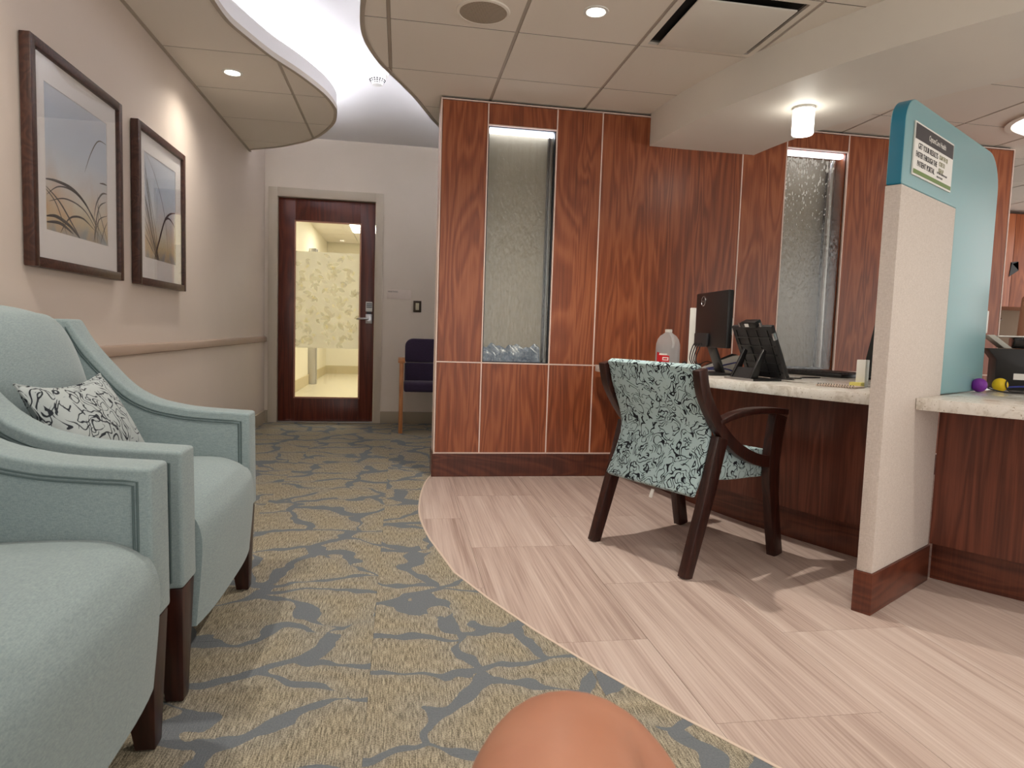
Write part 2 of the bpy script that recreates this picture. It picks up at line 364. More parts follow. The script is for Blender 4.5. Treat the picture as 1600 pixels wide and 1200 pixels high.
def arc(name, R0, R1, t0, t1, z0, z1, mat, parent=None, n=24, bev=0):
    """solid sector of the desk/bulkhead circle, radii R0<R1."""
    v, f = [], []
    for i in range(n+1):
        for (R, z) in ((R0, z0), (R1, z0), (R1, z1), (R0, z1)):
            a, b = (t0(R) if callable(t0) else t0), (t1(R) if callable(t1) else t1); v.append(P(R, a+(b-a)*i/n)+(z,))
    for i in range(n):
        for k in range(4): f.append((4*i+k, 4*i+(k+1) % 4, 4*i+4+(k+1) % 4, 4*i+4+k))
    f += [(0, 1, 2, 3), (4*n+3, 4*n+2, 4*n+1, 4*n)]
    me = bpy.data.meshes.new(name); me.from_pydata(v, [], f)
    if bev: bevel(me, bev, 2, 50)
    return mko(name, me, mat, parent, True)

# ================================================================== SETTING
XL, YB, YW, ZC, ZU = -1.272, 6.643, 4.217, 2.37, 2.69
# ---- floor: carpet tiles, vinyl planks
edge = [(.225, 4.30), (.17, 4.05), (.131, 3.72), (.114, 3.384), (.127, 3.13), (.150, 2.93)]
edge = cat(edge, 4)+[P(5.585, t) for t in [.335+.05*k for k in range(22)]]
floor = struct(box('floor', XL-.2, 7.6, -3, YB+.12, -.08, -.006, 'dark'), 'patterned carpet and pale wood look vinyl floor', 'floor')
carpet_poly = [(XL, -1.6), (XL, YB), (4.2, YB), (4.2, 4.42), (.225, 4.42)]+edge+[(edge[-1][0], -1.6)]
k0 = -.063-.61*2
for i in range(9):
    for j in range(14):
        x0, y0 = k0+.61*i, -1.65+.61*j
        q = clip(carpet_poly, x0+.0004, x0+.6096, y0+.0004, y0+.6096)
        if q: prism('carpet_tile', q, XY, -.006, 0, 'carpet', floor)['seed'] = float(i*7.31+2.7)
vin_poly = [(.225, 4.30)]+[(7.4, 4.30), (7.4, -1.6), (edge[-1][0], -1.6)]+edge[::-1][:-1]
for i in range(-2, 15):
    for j in range(8):
        x0 = .777+.4545*i; y0 = -1.3+.905*j+(.0 if i % 2 == 0 else .4525)-.875
        q = clip(vin_poly, x0+.0006, x0+.4539, y0+.0006, y0+.9044)
        if q: prism('vinyl_plank', q, XY, -.006, .0005, 'vinyl', floor)
ribbon_solid('edge_strip', edge, .009, XY, -.004, .0015, 'strip_l', floor)
struct(box('floor', -3, 1.6, YB+.13, 15, -.08, 0, plain('corridor_tile', (222, 212, 186), .25)), 'glossy cream floor of the corridor behind the door', 'floor')

# ---- walls
struct(box('wall_left', XL-.12, XL, -3, YB+.1, 0, ZU+.1, 'wall_l'), 'beige painted wall carrying two framed prints', 'wall')
D0, D1, DZ = -1.157, -.252, 2.137
wb = boxes('wall_back', [(XL-.12, D0-.02, YB, YB+.12, 0, ZU+.1), (D1+.02, 4.4, YB, YB+.12, 0, ZU+.1), (4.4, 7.6, YB, YB+.12, 0, ZU+.1), (D0-.02, D1+.02, YB, YB+.12, DZ+.02, ZU+.1)], 'wall_b'); struct(wb, 'greige wall around the glazed door', 'wall')
struct(box('baseboard_back', D1+.07, 4.3, YB-.012, YB, 0, .115, paint('baseboard_vinyl', (164, 152, 132), .02), None, .002), 'taupe vinyl baseboard below the light switch', 'baseboard')
bl = boxes('baseboard_left', [(XL, XL+.012, -3, YB, 0, .115), (XL, D0-.085, YB-.012, YB, 0, .115)], bpy.data.materials['baseboard_vinyl']); struct(bl, 'taupe vinyl baseboard along the beige wall', 'baseboard')
rp = [(XL, .765), (XL+.022, .772), (XL+.022, .808), (XL+.016, .818), (XL, .82)]
struct(prism('trim_1', rp, XZ, -3, YB, 'rail', None, .002), 'taupe chair rail along the beige wall', 'chair rail')

# ---- panelled partition
wc_boxes = [(.24, .522, YW+.014, YW+.22, 0, 2.357), (.948, 2.548, YW+.014, YW+.22, 0, 2.357), (2.99, 4.295, YW+.014, YW+.22, 0, 2.357),
            (.522, .948, YW+.014, YW+.22, 0, .736), (.522, .948, YW+.014, YW+.22, 2.217, 2.357), (2.548, 2.99, YW+.014, YW+.22, 0, .738), (2.548, 2.99, YW+.014, YW+.22, 2.235, 2.357)]
wc = boxes('wall_center', wc_boxes, 'dark'); struct(wc, 'cherry laminate panelled wall with pale metal strips', 'wall')
g = .004
def panel(x0, x1, z0, z1): box('panel', x0+g, x1-g, YW, YW+.012, z0+g, z1-g, 'wood', wc, .0012, 1)
for x0, x1 in ((.229, .515), (.955, 1.252), (1.252, 2.225), (2.225, 2.54), (2.998, 4.303)):
    panel(x0, x1, .736, 2.349)
for x0, x1 in ((.229, .515), (.515, .955), (.955, 1.252), (1.252, 2.225), (2.225, 2.54), (2.54, 2.998), (2.998, 4.303)): panel(x0, x1, .153, .736)
panel(.515, .955, 2.217, 2.349); panel(2.54, 2.998, 2.235, 2.349)
def vs(x, z0, z1, w_=.0075): box('reveal_strip', x-w_/2, x+w_/2, YW-.002, YW+.013, z0, z1, 'strip', wc)
def hs(x0, x1, z, w_=.0075): box('reveal_strip', x0, x1, YW-.0022, YW+.0128, z-w_/2, z+w_/2, 'strip', wc)
for x in (.515, .955, 1.252, 2.225, 2.54, 2.998): vs(x, .153, 2.355)
hs(.229, 4.303, .736); hs(.229, 4.303, .153); hs(.229, 4.303, 2.352); hs(.515, .955, 2.217); hs(2.54, 2.998, 2.235)
box('corner_strip', .222, .230, YW-.002, YW+.22, 0.0, 2.357, 'strip', wc); box('corner_strip', 4.302, 4.31, YW-.002, YW+.22, 0, 2.357, 'strip', wc)
box('end_panel', .2302, .24, YW+.014, YW+.22, .0, 2.352, 'wood', wc); box('back_panel', .24, 4.295, YW+.2205, YW+.228, 0, .73, 'wall_b', wc)
box('baseboard', .218, 4.31, YW-.012, YW-.0023, .0015, .148, 'wood_d', wc, .001, 1); box('baseboard', .212, .2215, YW-.012, YW+.22, .0015, .148, 'wood_d', wc)
struct(box('trim_2', .226, 4.3, YW+.03, YW+.19, 2.357, ZC-.0005, 'dark'), 'dark shadow gap above the cherry panelled wall', 'trim')

# ---- water features in the two slots
def water(x0, x1, z0, z1, label):
    w_ = struct(thing('window_%d' % (1 if x0 < 2 else 2), label, 'window', ((x0+x1)/2, YW+.1, z0)))
    dp = .205 if x0 > 2 else .085
    boxes('slot_lining', [(x0, x0+.006, YW+.015, YW+dp+.01, z0, z1), (x1-.006, x1, YW+.015, YW+dp+.01, z0, z1), (x0, x1, YW+.015, YW+dp+.01, z1-.004, z1), (x0, x1, YW+.015, YW+dp+.01, z0, z0+.004)], 'wood' if x0 > 2 else 'dark_alu', w_)
    box('back_sheet', x0+.006, x1-.006, YW+dp-.01, YW+dp, z0+.004, z1-.004, 'waterback', w_)
    box('water_sheet', x0+.007, x1-.012, YW+.018, YW+.024, z0+.006, z1-.035, 'water', w_)
    box('light_strip', x0+.007, x1-.012, YW+.03, YW+.07, z1-.03, z1-.006, 'wled', w_)
    if x0 > 2:
        lathe('steel_tube', [(.022, z0+.005), (.022, z1-.036)], (x1-.045, YW+.10, 0), 'alu', w_, 16)
        box('dark_channel', x1-.03, x1-.0065, YW+.13, YW+.19, z0+.006, z1-.036, 'dark_alu', w_)
        v, f = [], []; rw = random.Random(11)                       # white drops put lamp sparkle into colour and shape
        for _ in range(330):
            a = rw.random()**1.7; cx_, cz_ = x0+.012+(x1-x0-.1)*rw.random()**1.4, z1-.06-a*.62
            w2 = rw.uniform(.002, .0065)*(1.15-a); h2 = w2*rw.uniform(1.2, 3.0); k = len(v)
            v += [(cx_+w2*math.cos(q*math.pi/3), YW+.0178, cz_+h2*math.sin(q*math.pi/3)) for q in range(6)]+[(cx_, YW+.0150, cz_-h2*.2)]
            f += [(k+q, k+(q+1) % 6, k+6) for q in range(6)]
        mk('sparkle_drops', v, f, plain('sparkle_white', (235, 236, 232), .12), w_, True)['kind'] = 'stuff'
    else:
        lathe('steel_tube', [(.007, z0+.005), (.007, z1-.036)], (x1-.022, YW+.05, 0), 'alu', w_, 12)
        box('dark_channel', x1-.040, x1-.032, YW+.03, YW+.07, z0+.006, z1-.036, 'dark_alu', w_)
    n, m = 40, 8; v, f = [], []                                     # churned water at the foot of the slot
    hgt = .10 if x0 < 2 else .012
    for j in range(m+1):
        for i in range(n+1):
            u = i/n; x = x0+.008+(x1-x0-.058)*u; hh = hgt*(1+.12*math.sin(u*17+j*.6)+.08*math.sin(u*41+j))*(j/m)**.5
            v.append((x, YW+.028+(.005 if x0 < 2 else .012)*j, z0+.005+hh))
    for j in range(m):
        for i in range(n): f.append((j*(n+1)+i, j*(n+1)+i+1, (j+1)*(n+1)+i+1, (j+1)*(n+1)+i))
    mk('churned_water', v, f, 'foam', w_, True)
    settle(w_); return w_
water(.5195, .9505, .7405, 2.2125, 'tall glazed water wall slot with churned blue water at its foot')
water(2.5445, 2.9935, .7425, 2.2305, 'tall glazed water wall slot with sparkling drops behind the reception counter')

# ---- ceiling
cl = [(-.6, -3), (-.72, -1.6), (-.8, -.7), (-.76, 0), (-.69, .7), (-.655, 1.3), (-.68, 1.9), (-.75, 2.4), (-.82, 2.8), (-.858, 3.1), (-.863, 3.313), (-.847, 3.512), (-.802, 3.67), (-.72, 3.907), (-.608, 4.143), (-.506, 4.422), (-.463, 4.656), (-.466, 4.837), (-.52, 5.099), (-.688, 5.481), (-.924, 5.748), (-1.118, 5.89), (XL, 5.985)]
cr = [(.1, -3), (-.02, -1.7), (-.1, -.8), (-.05, 0), (.03, .8), (.05, 1.5), (-.02, 2.1), (-.10, 2.65), (-.16, 2.95), (-.188, 3.152), (-.203, 3.301), (-.206, 3.485), (-.182, 3.659), (-.132, 3.846), (-.065, 4.019), (.066, 4.348), (.237, 4.871), (.45, 5.35), (.9, 5.75), (1.6, 5.95), (3, 6.0), (4.3, 6.0)]
CL, CR = cat([(x*.9896, y*.9896) for x, y in cl[:-1]]+[(XL, 5.93)], 4), cat([(x*.9896, y*.9896) for x, y in cr[:-1]]+[(4.3, 5.95)], 4)
polyL = [(XL, -3)]+CL
polyR = CR+[(4.3, YB), (7.5, YB), (7.5, -3)]
ceil = struct(prism('ceiling', polyR, XY, ZC+.018, ZC+.026, 'dark'), 'suspended tile ceiling with a wavy edge above the desks', 'ceiling')  # near-black backing plate puts shade into the tile gaps
ceil2 = struct(prism('ceiling', polyL, XY, ZC+.018, ZC+.026, 'dark'), 'suspended tile ceiling with a wavy edge along the beige wall', 'ceiling')
GX, GY = .5255, 3.271
for (poly, par) in ((polyR, ceil), (polyL, ceil2)):
    for i in range(-3, 12):
        for j in range(-9, 7):
            x0, y0 = GX+.606*i, GY+.594*j
            if x0 > 4.8 and y0 < 1.5: continue
            if i == 1 and j == -1: continue                          # the air diffuser fills this bay
            q = clip(poly, x0+.009, x0+.597, y0+.0045, y0+.5895)
            if q: prism('ceiling_tile', q, XY, ZC, ZC+.014, 'tile', par)
    for i in range(-3, 12):
        for j in range(-9, 7):
            x0, y0 = GX+.606*i, GY+.594*j
            if x0 > 4.8 and y0 < 1.5: continue
            q = clip(poly, x0-.0075, x0+.0075, y0, y0+.594)
            c2 = clip(poly, x0+.009, x0+.597, y0-.0035, y0+.0035)
            if c2 and len(c2) < 12: prism('cross_bar_shade', c2, XY, ZC+.0015, ZC+.010, 'gap_shade', par)  # bars coloured dark to stand for the shadow between tiles
            if q and len(q) < 12: prism('grid_bar', q, XY, ZC+.003, ZC+.012, 'gridbar', par)
for (c_, par, sg) in ((CL, ceil2, 1), (CR, ceil, -1)):
    ribbon_solid('edge_trim', c_, .022, XY, ZC-.004, ZC+.026, 'gridbar', par)
    ribbon_solid('fascia', c_, .012, XY, ZC+.0262, ZC+.11, 'white', par)
    off = []
    for i, p in enumerate(c_):
        a, b = Vector(c_[max(i-1, 0)]), Vector(c_[min(i+1, len(c_)-1)]); d = (b-a).normalized(); nn = Vector((-d.y, d.x))*sg
        off.append(Vector(p)+nn*.26)
    off = [tuple(q) for q in off]
    ribbon_solid('cove_wall', off, .012, XY, ZC+.0262, ZU, 'white', par)
    led = [tuple(Vector(p)*.62+Vector(q)*.38) for p, q in zip(c_, off)]
    kk = next(i for i, p in enumerate(c_) if p[1] > 4.3)
    for seg, mt, wh in ((led[:kk+1], 'led', 'beside the tile seams'), (led[kk:], 'led_far', 'towards the door wall')):
        o = ribbon_solid('cove_light', seg, .02, XY, ZC+.082, ZC+.096, mt); tag(o, 'hidden cool white cove strip %s, above the %s' % (wh, 'beige wall soffit' if sg > 0 else 'soffit over the desks'), 'cove light')
box('wall_angle', XL, XL+.02, -3, 5.985, ZC-.003, ZC+.003, 'gridbar', ceil2)
struct(box('ceiling', XL-.1, 7.6, -3, YB+.1, ZU, ZU+.06, 'white'), 'raised white cove ceiling between the wavy soffits', 'ceiling')
# bulkhead beam
bk = struct(arc('ceiling', 3.2, 3.935, .036, 1.5, 2.165, ZC+.004, 'bulk', None, 48), 'curved off white bulkhead above the reception desk', 'bulkhead')
# ---- corridor beyond the door
struct(box('wall_corridor', -1.56, -1.44, YB+.13, 13.6, 0, 2.6, plain('corridor_paint', (240, 233, 212), .6)), 'cream side wall of the corridor behind the door', 'wall')
struct(boxes('wall_corridor', [(-3, 1.5, 13.6, 13.72, 0, 2.6), (.75, .87, YB+.13, 13.6, 0, 2.6)], bpy.data.materials['corridor_paint']), 'cream end wall of the corridor behind the door', 'wall')
struct(boxes('baseboard_corridor', [(-1.44, -1.425, YB+.13, 13.6, 0, .16), (-1.425, .75, 13.585, 13.6, 0, .16)], plain('corridor_base', (206, 192, 156), .5)), 'tan baseboard of the corridor behind the door', 'baseboard')
cc = struct(box('ceiling_corridor', -1.6, 1, YB+.13, 13.7, 2.58, 2.62, 'dark'), 'tile ceiling of the corridor behind the door', 'ceiling')
for i in range(4):
    for j in range(11): box('ceiling_tile', -1.44+.61*i, -1.44+.61*i+.6, YB+.2+.61*j, YB+.2+.61*j+.6, 2.565, 2.579, 'tile', cc)
lp = thing('ceiling_panel_light', 'square bright panel light in the corridor behind the door', 'ceiling light', (-.6, 11.4, 2.5))
box('frame', -.85, -.22, 10.9, 11.9, 2.552, 2.5645, 'whitep', lp); box('diffuser', -.82, -.25, 10.93, 11.87, 2.546, 2.552, 'panel_e', lp); settle(lp)
lp = thing('ceiling_panel_light', 'bright panel light just inside the door, over the corridor', 'ceiling light', (-.4, 8.4, 2.5))
box('frame', -.7, -.08, 7.9, 8.9, 2.552, 2.5645, 'whitep', lp); box('diffuser', -.67, -.11, 7.93, 8.87, 2.546, 2.552, 'panel_e', lp); settle(lp)
pj = thing('door_frame', 'narrow metal jamb on the corridor wall seen through the glazed door', 'door frame', (-1.42, 11.1, 0)); box('jamb', -1.4395, -1.33, 11.0, 11.12, 0, 2.15, 'alu', pj, .004); box('stop', -1.33, -1.31, 11.04, 11.08, 0, 2.14, 'alu', pj); settle(pj)

# ---- door
dr = struct(thing('door_1', 'dark mahogany door with a tall glass pane and leafy frosted film', 'door', ((D0+D1)/2, YB+.05, 0)))
GL, GR, GB, GT = -1.0, -.394, .24, 1.923
y0, y1 = YB+.03, YB+.075
prism('leaf_stile', [(D0+.004, .01), (GL, .01), (GL, DZ-.004), (D0+.004, DZ-.004)], XZ, y0, y1, 'door', dr, .002)
prism('leaf_stile', [(GR, .01), (D1-.004, .01), (D1-.004, DZ-.004), (GR, DZ-.004)], XZ, y0, y1, 'door', dr, .002)
box('leaf_rail', GL, GR, y0, y1, .01, GB, 'door', dr, .0015); box('leaf_rail', GL, GR, y0, y1, GT, DZ-.004, 'door', dr, .0015)
gb = boxes('glazing_bead', [(GL-.008, GL+.006, y0-.004, y0+.002, GB-.008, GT+.008), (GR-.006, GR+.008, y0-.004, y0+.002, GB-.008, GT+.008), (GL, GR, y0-.004, y0+.002, GB-.008, GB+.006), (GL, GR, y0-.004, y0+.002, GT-.006, GT+.008)], 'tan', dr)
box('glass_pane', GL+.001, GR-.001, YB+.05, YB+.055, GB+.001, GT-.001, 'glass', dr)
fl = box('frosted_film', GL+.002, GR-.002, YB+.0475, YB+.0495, .721, 1.643, 'film', dr)
rng = random.Random(3)
def leafset(nm, cnt, mt, yy, smin, smax):
    v, f = [], []
    for _ in range(cnt):
        cx, cz, a, l = GL+.03+(GR-GL-.06)*((_*.618+rng.uniform(0, .09)) % 1), .74+.86*((_+rng.random())/cnt), rng.uniform(0, 6.28), rng.uniform(smin, smax)
        for sgn in rng.choice(((0,), (0, .9), (0, .9, -1.0))):
            b = a+sgn; ll = l*(1 if sgn == 0 else .7); k = len(v)
            for (u, ww) in ((0, 0), (.3, .2), (.6, .2), (1, 0), (.6, -.2), (.3, -.2)):
                x, z = cx+ll*(u*math.cos(b)-ww*math.sin(b)), cz+ll*(u*math.sin(b)+ww*math.cos(b))
                v.append((min(max(x, GL+.003), GR-.003), yy, min(max(z, .722), 1.642)))
            f.append(tuple(range(k, k+6)))
    return mk(nm, v, f, mt, fl)
leafset('leaf_print', 52, 'leaf_m', YB+.0470, .05, .10); leafset('leaf_print', 28, 'leaf_d', YB+.0466, .04, .09); leafset('leaf_print', 20, 'leaf_sparkle', YB+.0462, .035, .06)
lv = box('lever_plate', -.335, -.272, y0-.008, y0-.0005, .975, 1.065, 'alu', dr, .003)
lathe('lever_rose', [(.022, -.045), (.024, 0)], (-.303, y0-.008, 1.02), 'alu', lv, 20, 'y')
tube('lever_handle', [(-.303, y0-.05, 1.02), (-.34, y0-.055, 1.02), (-.40, y0-.05, 1.018), (-.415, y0-.04, 1.016)], [.012, .011, .010, .008], 'alu', lv, 10)
kp = box('keypad', -.335, -.272, y0-.022, y0-.0005, 1.09, 1.185, 'whitep', dr, .004)
for r_ in range(3):
    for c_ in range(4): box('key', -.326+c_*.013, -.316+c_*.013, y0-.0245, y0-.022, 1.126+r_*.017, 1.138+r_*.017, 'dark_alu', kp)
box('lock_mount', -.325, -.282, y0-.012, y0-.0005, 1.066, 1.089, 'black', dr)
box('threshold', D0, D1, YB-.005, YB+.11, .0, .009, 'alu', dr)
fr = [(-1.238, D0, YB-.018, YB+.115, 0, 2.22), (D1, -.179, YB-.018, YB+.115, 0, 2.22), (D0, D1, YB-.018, YB+.115, DZ, 2.22)]
for b in fr: box('door_frame', *b, 'trim', dr, .003)
settle(dr)
# ================================================================== OBJECTS: reception desks
TP = .5456
TA = lambda R: TP-.0535/R
TB = lambda R: TP+.0015/R
d1 = thing('reception_desk', 'curved dark cherry desk base behind the patterned guest chair', 'desk', P(3.95, .3)+(0,))
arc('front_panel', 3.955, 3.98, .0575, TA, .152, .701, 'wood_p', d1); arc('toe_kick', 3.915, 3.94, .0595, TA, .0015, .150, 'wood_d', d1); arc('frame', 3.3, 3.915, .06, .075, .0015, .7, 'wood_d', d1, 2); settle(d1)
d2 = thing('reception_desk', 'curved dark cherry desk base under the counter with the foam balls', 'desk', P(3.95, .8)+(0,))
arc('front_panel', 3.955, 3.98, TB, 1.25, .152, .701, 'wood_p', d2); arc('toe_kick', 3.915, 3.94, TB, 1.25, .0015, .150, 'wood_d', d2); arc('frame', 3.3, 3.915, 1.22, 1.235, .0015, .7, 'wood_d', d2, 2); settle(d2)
def top(t0, t1, label):
    o = arc('countertop', 2.78, 4.255, t0, t1, .702, .745, 'quartz', None, 40, .002); return tag(o, label, 'countertop', 'quartz reception countertops')
top(.0458, TA, 'speckled white quartz countertop holding the monitor and water jug')
top(TB, 1.25, 'speckled white quartz countertop holding the two foam balls')
# ---- partition
pd = Vector((math.cos(TP), math.sin(TP))); pn = Vector((-math.sin(TP), math.cos(TP)))
p0 = Vector((1.618, 1.993))
def PF(s_, z, h): q = p0+pd*s_+pn*h; return (q.x, q.y, z)
pt = thing('desk_partition', 'cream fabric and teal resin privacy partition between the two desks', 'partition', PF(.3, 0, .025))
prism('cream_panel', [(0, .147), (.555, .147), (.555, 1.465), (0, 1.465)], PF, .0005, .0515, 'cream', pt, .002)
prism('baseboard', [(-.006, .0015), (.56, .0015), (.56, .146), (-.006, .146)], PF, -.006, .058, 'wood_d', pt, .001)
teal = [(0, 1.467), (.557, 1.467), (.557, .7465), (1.10, .7465)]
for k in range(9): a = math.pi/2*k/8; teal.append((1.09-.16*(1-math.cos(a)), 1.60+.155*math.sin(a)))
for k in range(9): a = math.pi/2*k/8; teal.append((.085-.085*math.sin(a), 1.67+.085*math.cos(a)))
tp = prism('teal_panel', teal, PF, .001, .051, 'teal', pt, .006, 3)
settle(pt)
# edge of the resin sheet is deeper in colour: second material on the narrow faces
me = tp.data; me.materials.append(M['teal_e'])
for f_ in me.polygons:
    if abs(f_.normal.x*pn.x+f_.normal.y*pn.y) < .35 and (f_.normal.x*pd.x+f_.normal.y*pd.y < -.2): f_.material_index = 1
# ---- sign on the partition
sg = thing('portal_sign', 'white patient portal notice with dark header and green stripe on teal panel', 'sign', PF(.265, 1.517, -.004))
S0, S1, Z0, Z1 = .075, .457, 1.515, 1.678
prism('acrylic_holder', [(S0-.006, Z0-.006), (S1+.006, Z0-.006), (S1+.006, Z1+.006), (S0-.006, Z1+.006)], PF, -.004, 0, 'whitep', sg)
pp = prism('notice', [(S0, Z0), (S1, Z0), (S1, Z1), (S0, Z1)], PF, -.0045, -.0041, 'paper', sg)
prism('header_band', [(S0, Z1-.05), (S1, Z1-.05), (S1, Z1), (S0, Z1)], PF, -.0050, -.0046, 'sign_dark', pp); prism('stripe', [(S0, Z0), (S1, Z0), (S1, Z0+.014), (S0, Z0+.014)], PF, -.0050, -.0046, 'green', pp)
def SM(s_, z): q = PF(s_, z, -.0052); return Matrix(((pd.x, 0, -pn.x, q[0]), (pd.y, 0, -pn.y, q[1]), (0, 1, 0, q[2]), (0, 0, 0, 1)))
text('header_text', 'OptumCare Health', .026, 'paper', pp, SM(.20, Z1-.034), sx=.85)
for i, (s_, b) in enumerate((('GET YOUR RESULTS', 0), ('FASTER THROUGH THE', 0), ('PATIENT PORTAL', 1))): text('notice_text', s_, .027, 'ink', pp, SM(.105 if i != 1 else .088, Z1-.078-.029*i), sx=.72 if i == 1 else .8, ext=.0003)
for i, s_ in enumerate(('SCAN THE QR', 'CODE TO', 'SIGN UP')): text('notice_text', s_, .022, 'ink_g', pp, SM(.315, Z1-.075-.023*i), sx=.62)
text('notice_text', 'GETTING STARTED IS EASY', .009, 'ink', pp, SM(.30, Z0+.036)); text('notice_text', 'ASK US TODAY', .009, 'ink', pp, SM(.30, Z0+.022))
settle(sg)
wp = tag(prism('wall_plate', [(1.102, 1.0), (1.135, 1.0), (1.135, 1.1), (1.102, 1.1)], PF, .006, .046, 'whitep', None, .003), 'small white plate on the back edge of the teal panel', 'plate')
tag(prism('edge_channel', [(1.1, .7465), (1.112, .7465), (1.112, .985), (1.1, .985)], PF, .01, .042, 'whitep', None, .002), 'white edge channel clipped along the lower back of the teal panel', 'channel')

# ================================================================== armchairs
def arm_outline():
    c = cat([(-1.06, .932), (-1.02, .862), (-.962, .790), (-.89, .714), (-.817, .672), (-.742, .652), (-.667, .641), (-.502, .630)], 3)
    return [(-1.205, .932)]+c+[(-.498, .30), (-1.205, .27)]
def armchair(y0, label, grp):
    W = .82; a = .105; y1 = y0+W
    t = thing('armchair', label, 'armchair', (-.86, y0+W/2, 0), grp)
    ol = arm_outline(); top_c = ol[1:-2]
    for (ya, yb) in ((y0, y0+a), (y1-a, y1)):
        ar = prism('arm', ol, XZ, ya, yb, 'aqua', t, .009, 3)
        for yy in (ya-.001, yb+.001):
            for ins in (.026, .034):
                path = [(p[0]-ins*.25, p[1]-ins) for p in top_c[:-1]]+[(top_c[-1][0]-ins, top_c[-1][1]-ins), (-.499-ins, .315)]
                tube('welt_groove', [(p[0], yy, p[1]) for p in path], .0024, 'welt_groove', ar, 6)  # dark tubes paint the shaded grooves along the piping
        yc = (ya+yb)/2
        for xf in (-.548, -1.15):                                    # tapered legs
            tz, tw, bw, zt = (.298, .046, .021, .298) if xf > -1 else (.268, .04, .02, .268)
            sh = .018 if xf > -1 else -.02
            v = [(xf+dx*bw+sh, yc+dy*bw, .003) for dx, dy in ((-1, -1), (1, -1), (1, 1), (-1, 1))]+[(xf+dx*tw, yc+dy*tw, zt) for dx, dy in ((-1, -1), (1, -1), (1, 1), (-1, 1))]
            me = bpy.data.meshes.new('leg'); me.from_pydata(v, [], [(0, 3, 2, 1), (4, 5, 6, 7), (0, 1, 5, 4), (1, 2, 6, 5), (2, 3, 7, 6), (3, 0, 4, 7)]); bevel(me, .003)
            lg = mko('leg', me, 'espresso', t, True)
            lathe('glide', [(.012, 0), (.014, .003)], (xf+sh, yc, 0), 'whitep', lg, 12)
    # seat: waterfall front, crowned
    sp = cat([(-.97, .47), (-.8, .488), (-.62, .492), (-.545, .478), (-.498, .445), (-.478, .39), (-.480, .30), (-.492, .16)], 4)
    ny = 14; v, f = [], []; ya, yb = y0+a+.002, y1-a-.002
    prof = sp+[(-.97, .16)]; m = len(prof)
    for j in range(ny+1):
        u = 2*j/ny-1; cr_ = 1-abs(u)**3.2; y = ya+(yb-ya)*j/ny
        for (x, z) in prof:
            v.append((x+(.014*cr_ if x > -.6 else 0)-.008, y, z+(.018*(cr_-.4) if z > .45 else 0)))
    for j in range(ny):
        for i in range(m): f.append((j*m+i, j*m+(i+1) % m, (j+1)*m+(i+1) % m, (j+1)*m+i))
    f += [tuple(range(m)), tuple(range(len(v)-1, len(v)-m-1, -1))]
    mk('seat', v, f, 'aqua', t, True)
    bp = cat([(-.955, .46), (-.965, .56), (-.995, .70), (-1.035, .83), (-1.075, .905), (-1.125, .94), (-1.18, .945), (-1.215, .91), (-1.222, .82)], 4)
    prof = bp+[(-1.222, .28), (-.955, .28)]; m = len(prof); v, f = [], []
    for j in range(ny+1):
        u = 2*j/ny-1; cr_ = 1-abs(u)**2.6; y = ya+(yb-ya)*j/ny
        for (x, z) in prof: v.append((x+(.05*cr_ if x > -1.1 and z > .3 else 0), y, z+(.022*cr_ if z > .7 else 0)))
    for j in range(ny):
        for i in range(m): f.append((j*m+i, j*m+(i+1) % m, (j+1)*m+(i+1) % m, (j+1)*m+i))
    f += [tuple(range(m)), tuple(range(len(v)-1, len(v)-m-1, -1))]
    mk('backrest', v, f, 'aqua', t, True)
    settle(t); return t
armchair(1.65, 'pale aqua upholstered armchair holding the scroll print cushion', 'aqua armchairs by the beige wall')
armchair(.742, 'pale aqua upholstered armchair with an empty seat', 'aqua armchairs by the beige wall')
# cushion
n = 22; v, f = [], []
RM = Matrix.Translation((-.835, 1.985, .640)) @ Matrix.Rotation(math.radians(-4), 4, 'Z') @ Matrix.Rotation(math.radians(-30), 4, 'Y')
for side_ in (1, -1):
    for j in range(n+1):
        for i in range(n+1):
            a_, b_ = 2*i/n-1, 2*j/n-1; e_ = max(0, (1-a_*a_)*(1-b_*b_))
            yy = .20*a_*(1-.12*(1-b_*b_)); zz = .150*b_*(1-.20*(1-a_*a_)); xx = side_*.06*e_**.42
            v.append(RM @ Vector((xx, yy, zz)))
for s_ in range(2):
    for j in range(n):
        for i in range(n):
            k = s_*(n+1)**2+j*(n+1)+i; f.append((k, k+1, k+n+2, k+n+1) if s_ == 0 else (k, k+n+1, k+n+2, k+1))
me = bpy.data.meshes.new('cushion'); me.from_pydata([tuple(q) for q in v], [], f)
bm = bmesh.new(); bm.from_mesh(me); bmesh.ops.remove_doubles(bm, verts=bm.verts, dist=.0006); bm.to_mesh(me); bm.free()
cu = tag(mko('cushion', me, 'leafy_g', None, True), 'small grey cushion with dark scroll print on an armchair seat', 'cushion')
rim = [RM @ Vector((0, .20*a_*(1-.12*(1-b_*b_)), .150*b_*(1-.20*(1-a_*a_)))) for a_, b_ in [(-1+2*i/12, 1) for i in range(13)]+[(1, 1-2*i/8) for i in range(1, 9)]+[(1-2*i/12, -1) for i in range(1, 13)]+[(-1, -1+2*i/8) for i in range(1, 9)]]
tube('piping', rim, .004, 'leafy_g', cu, 6)

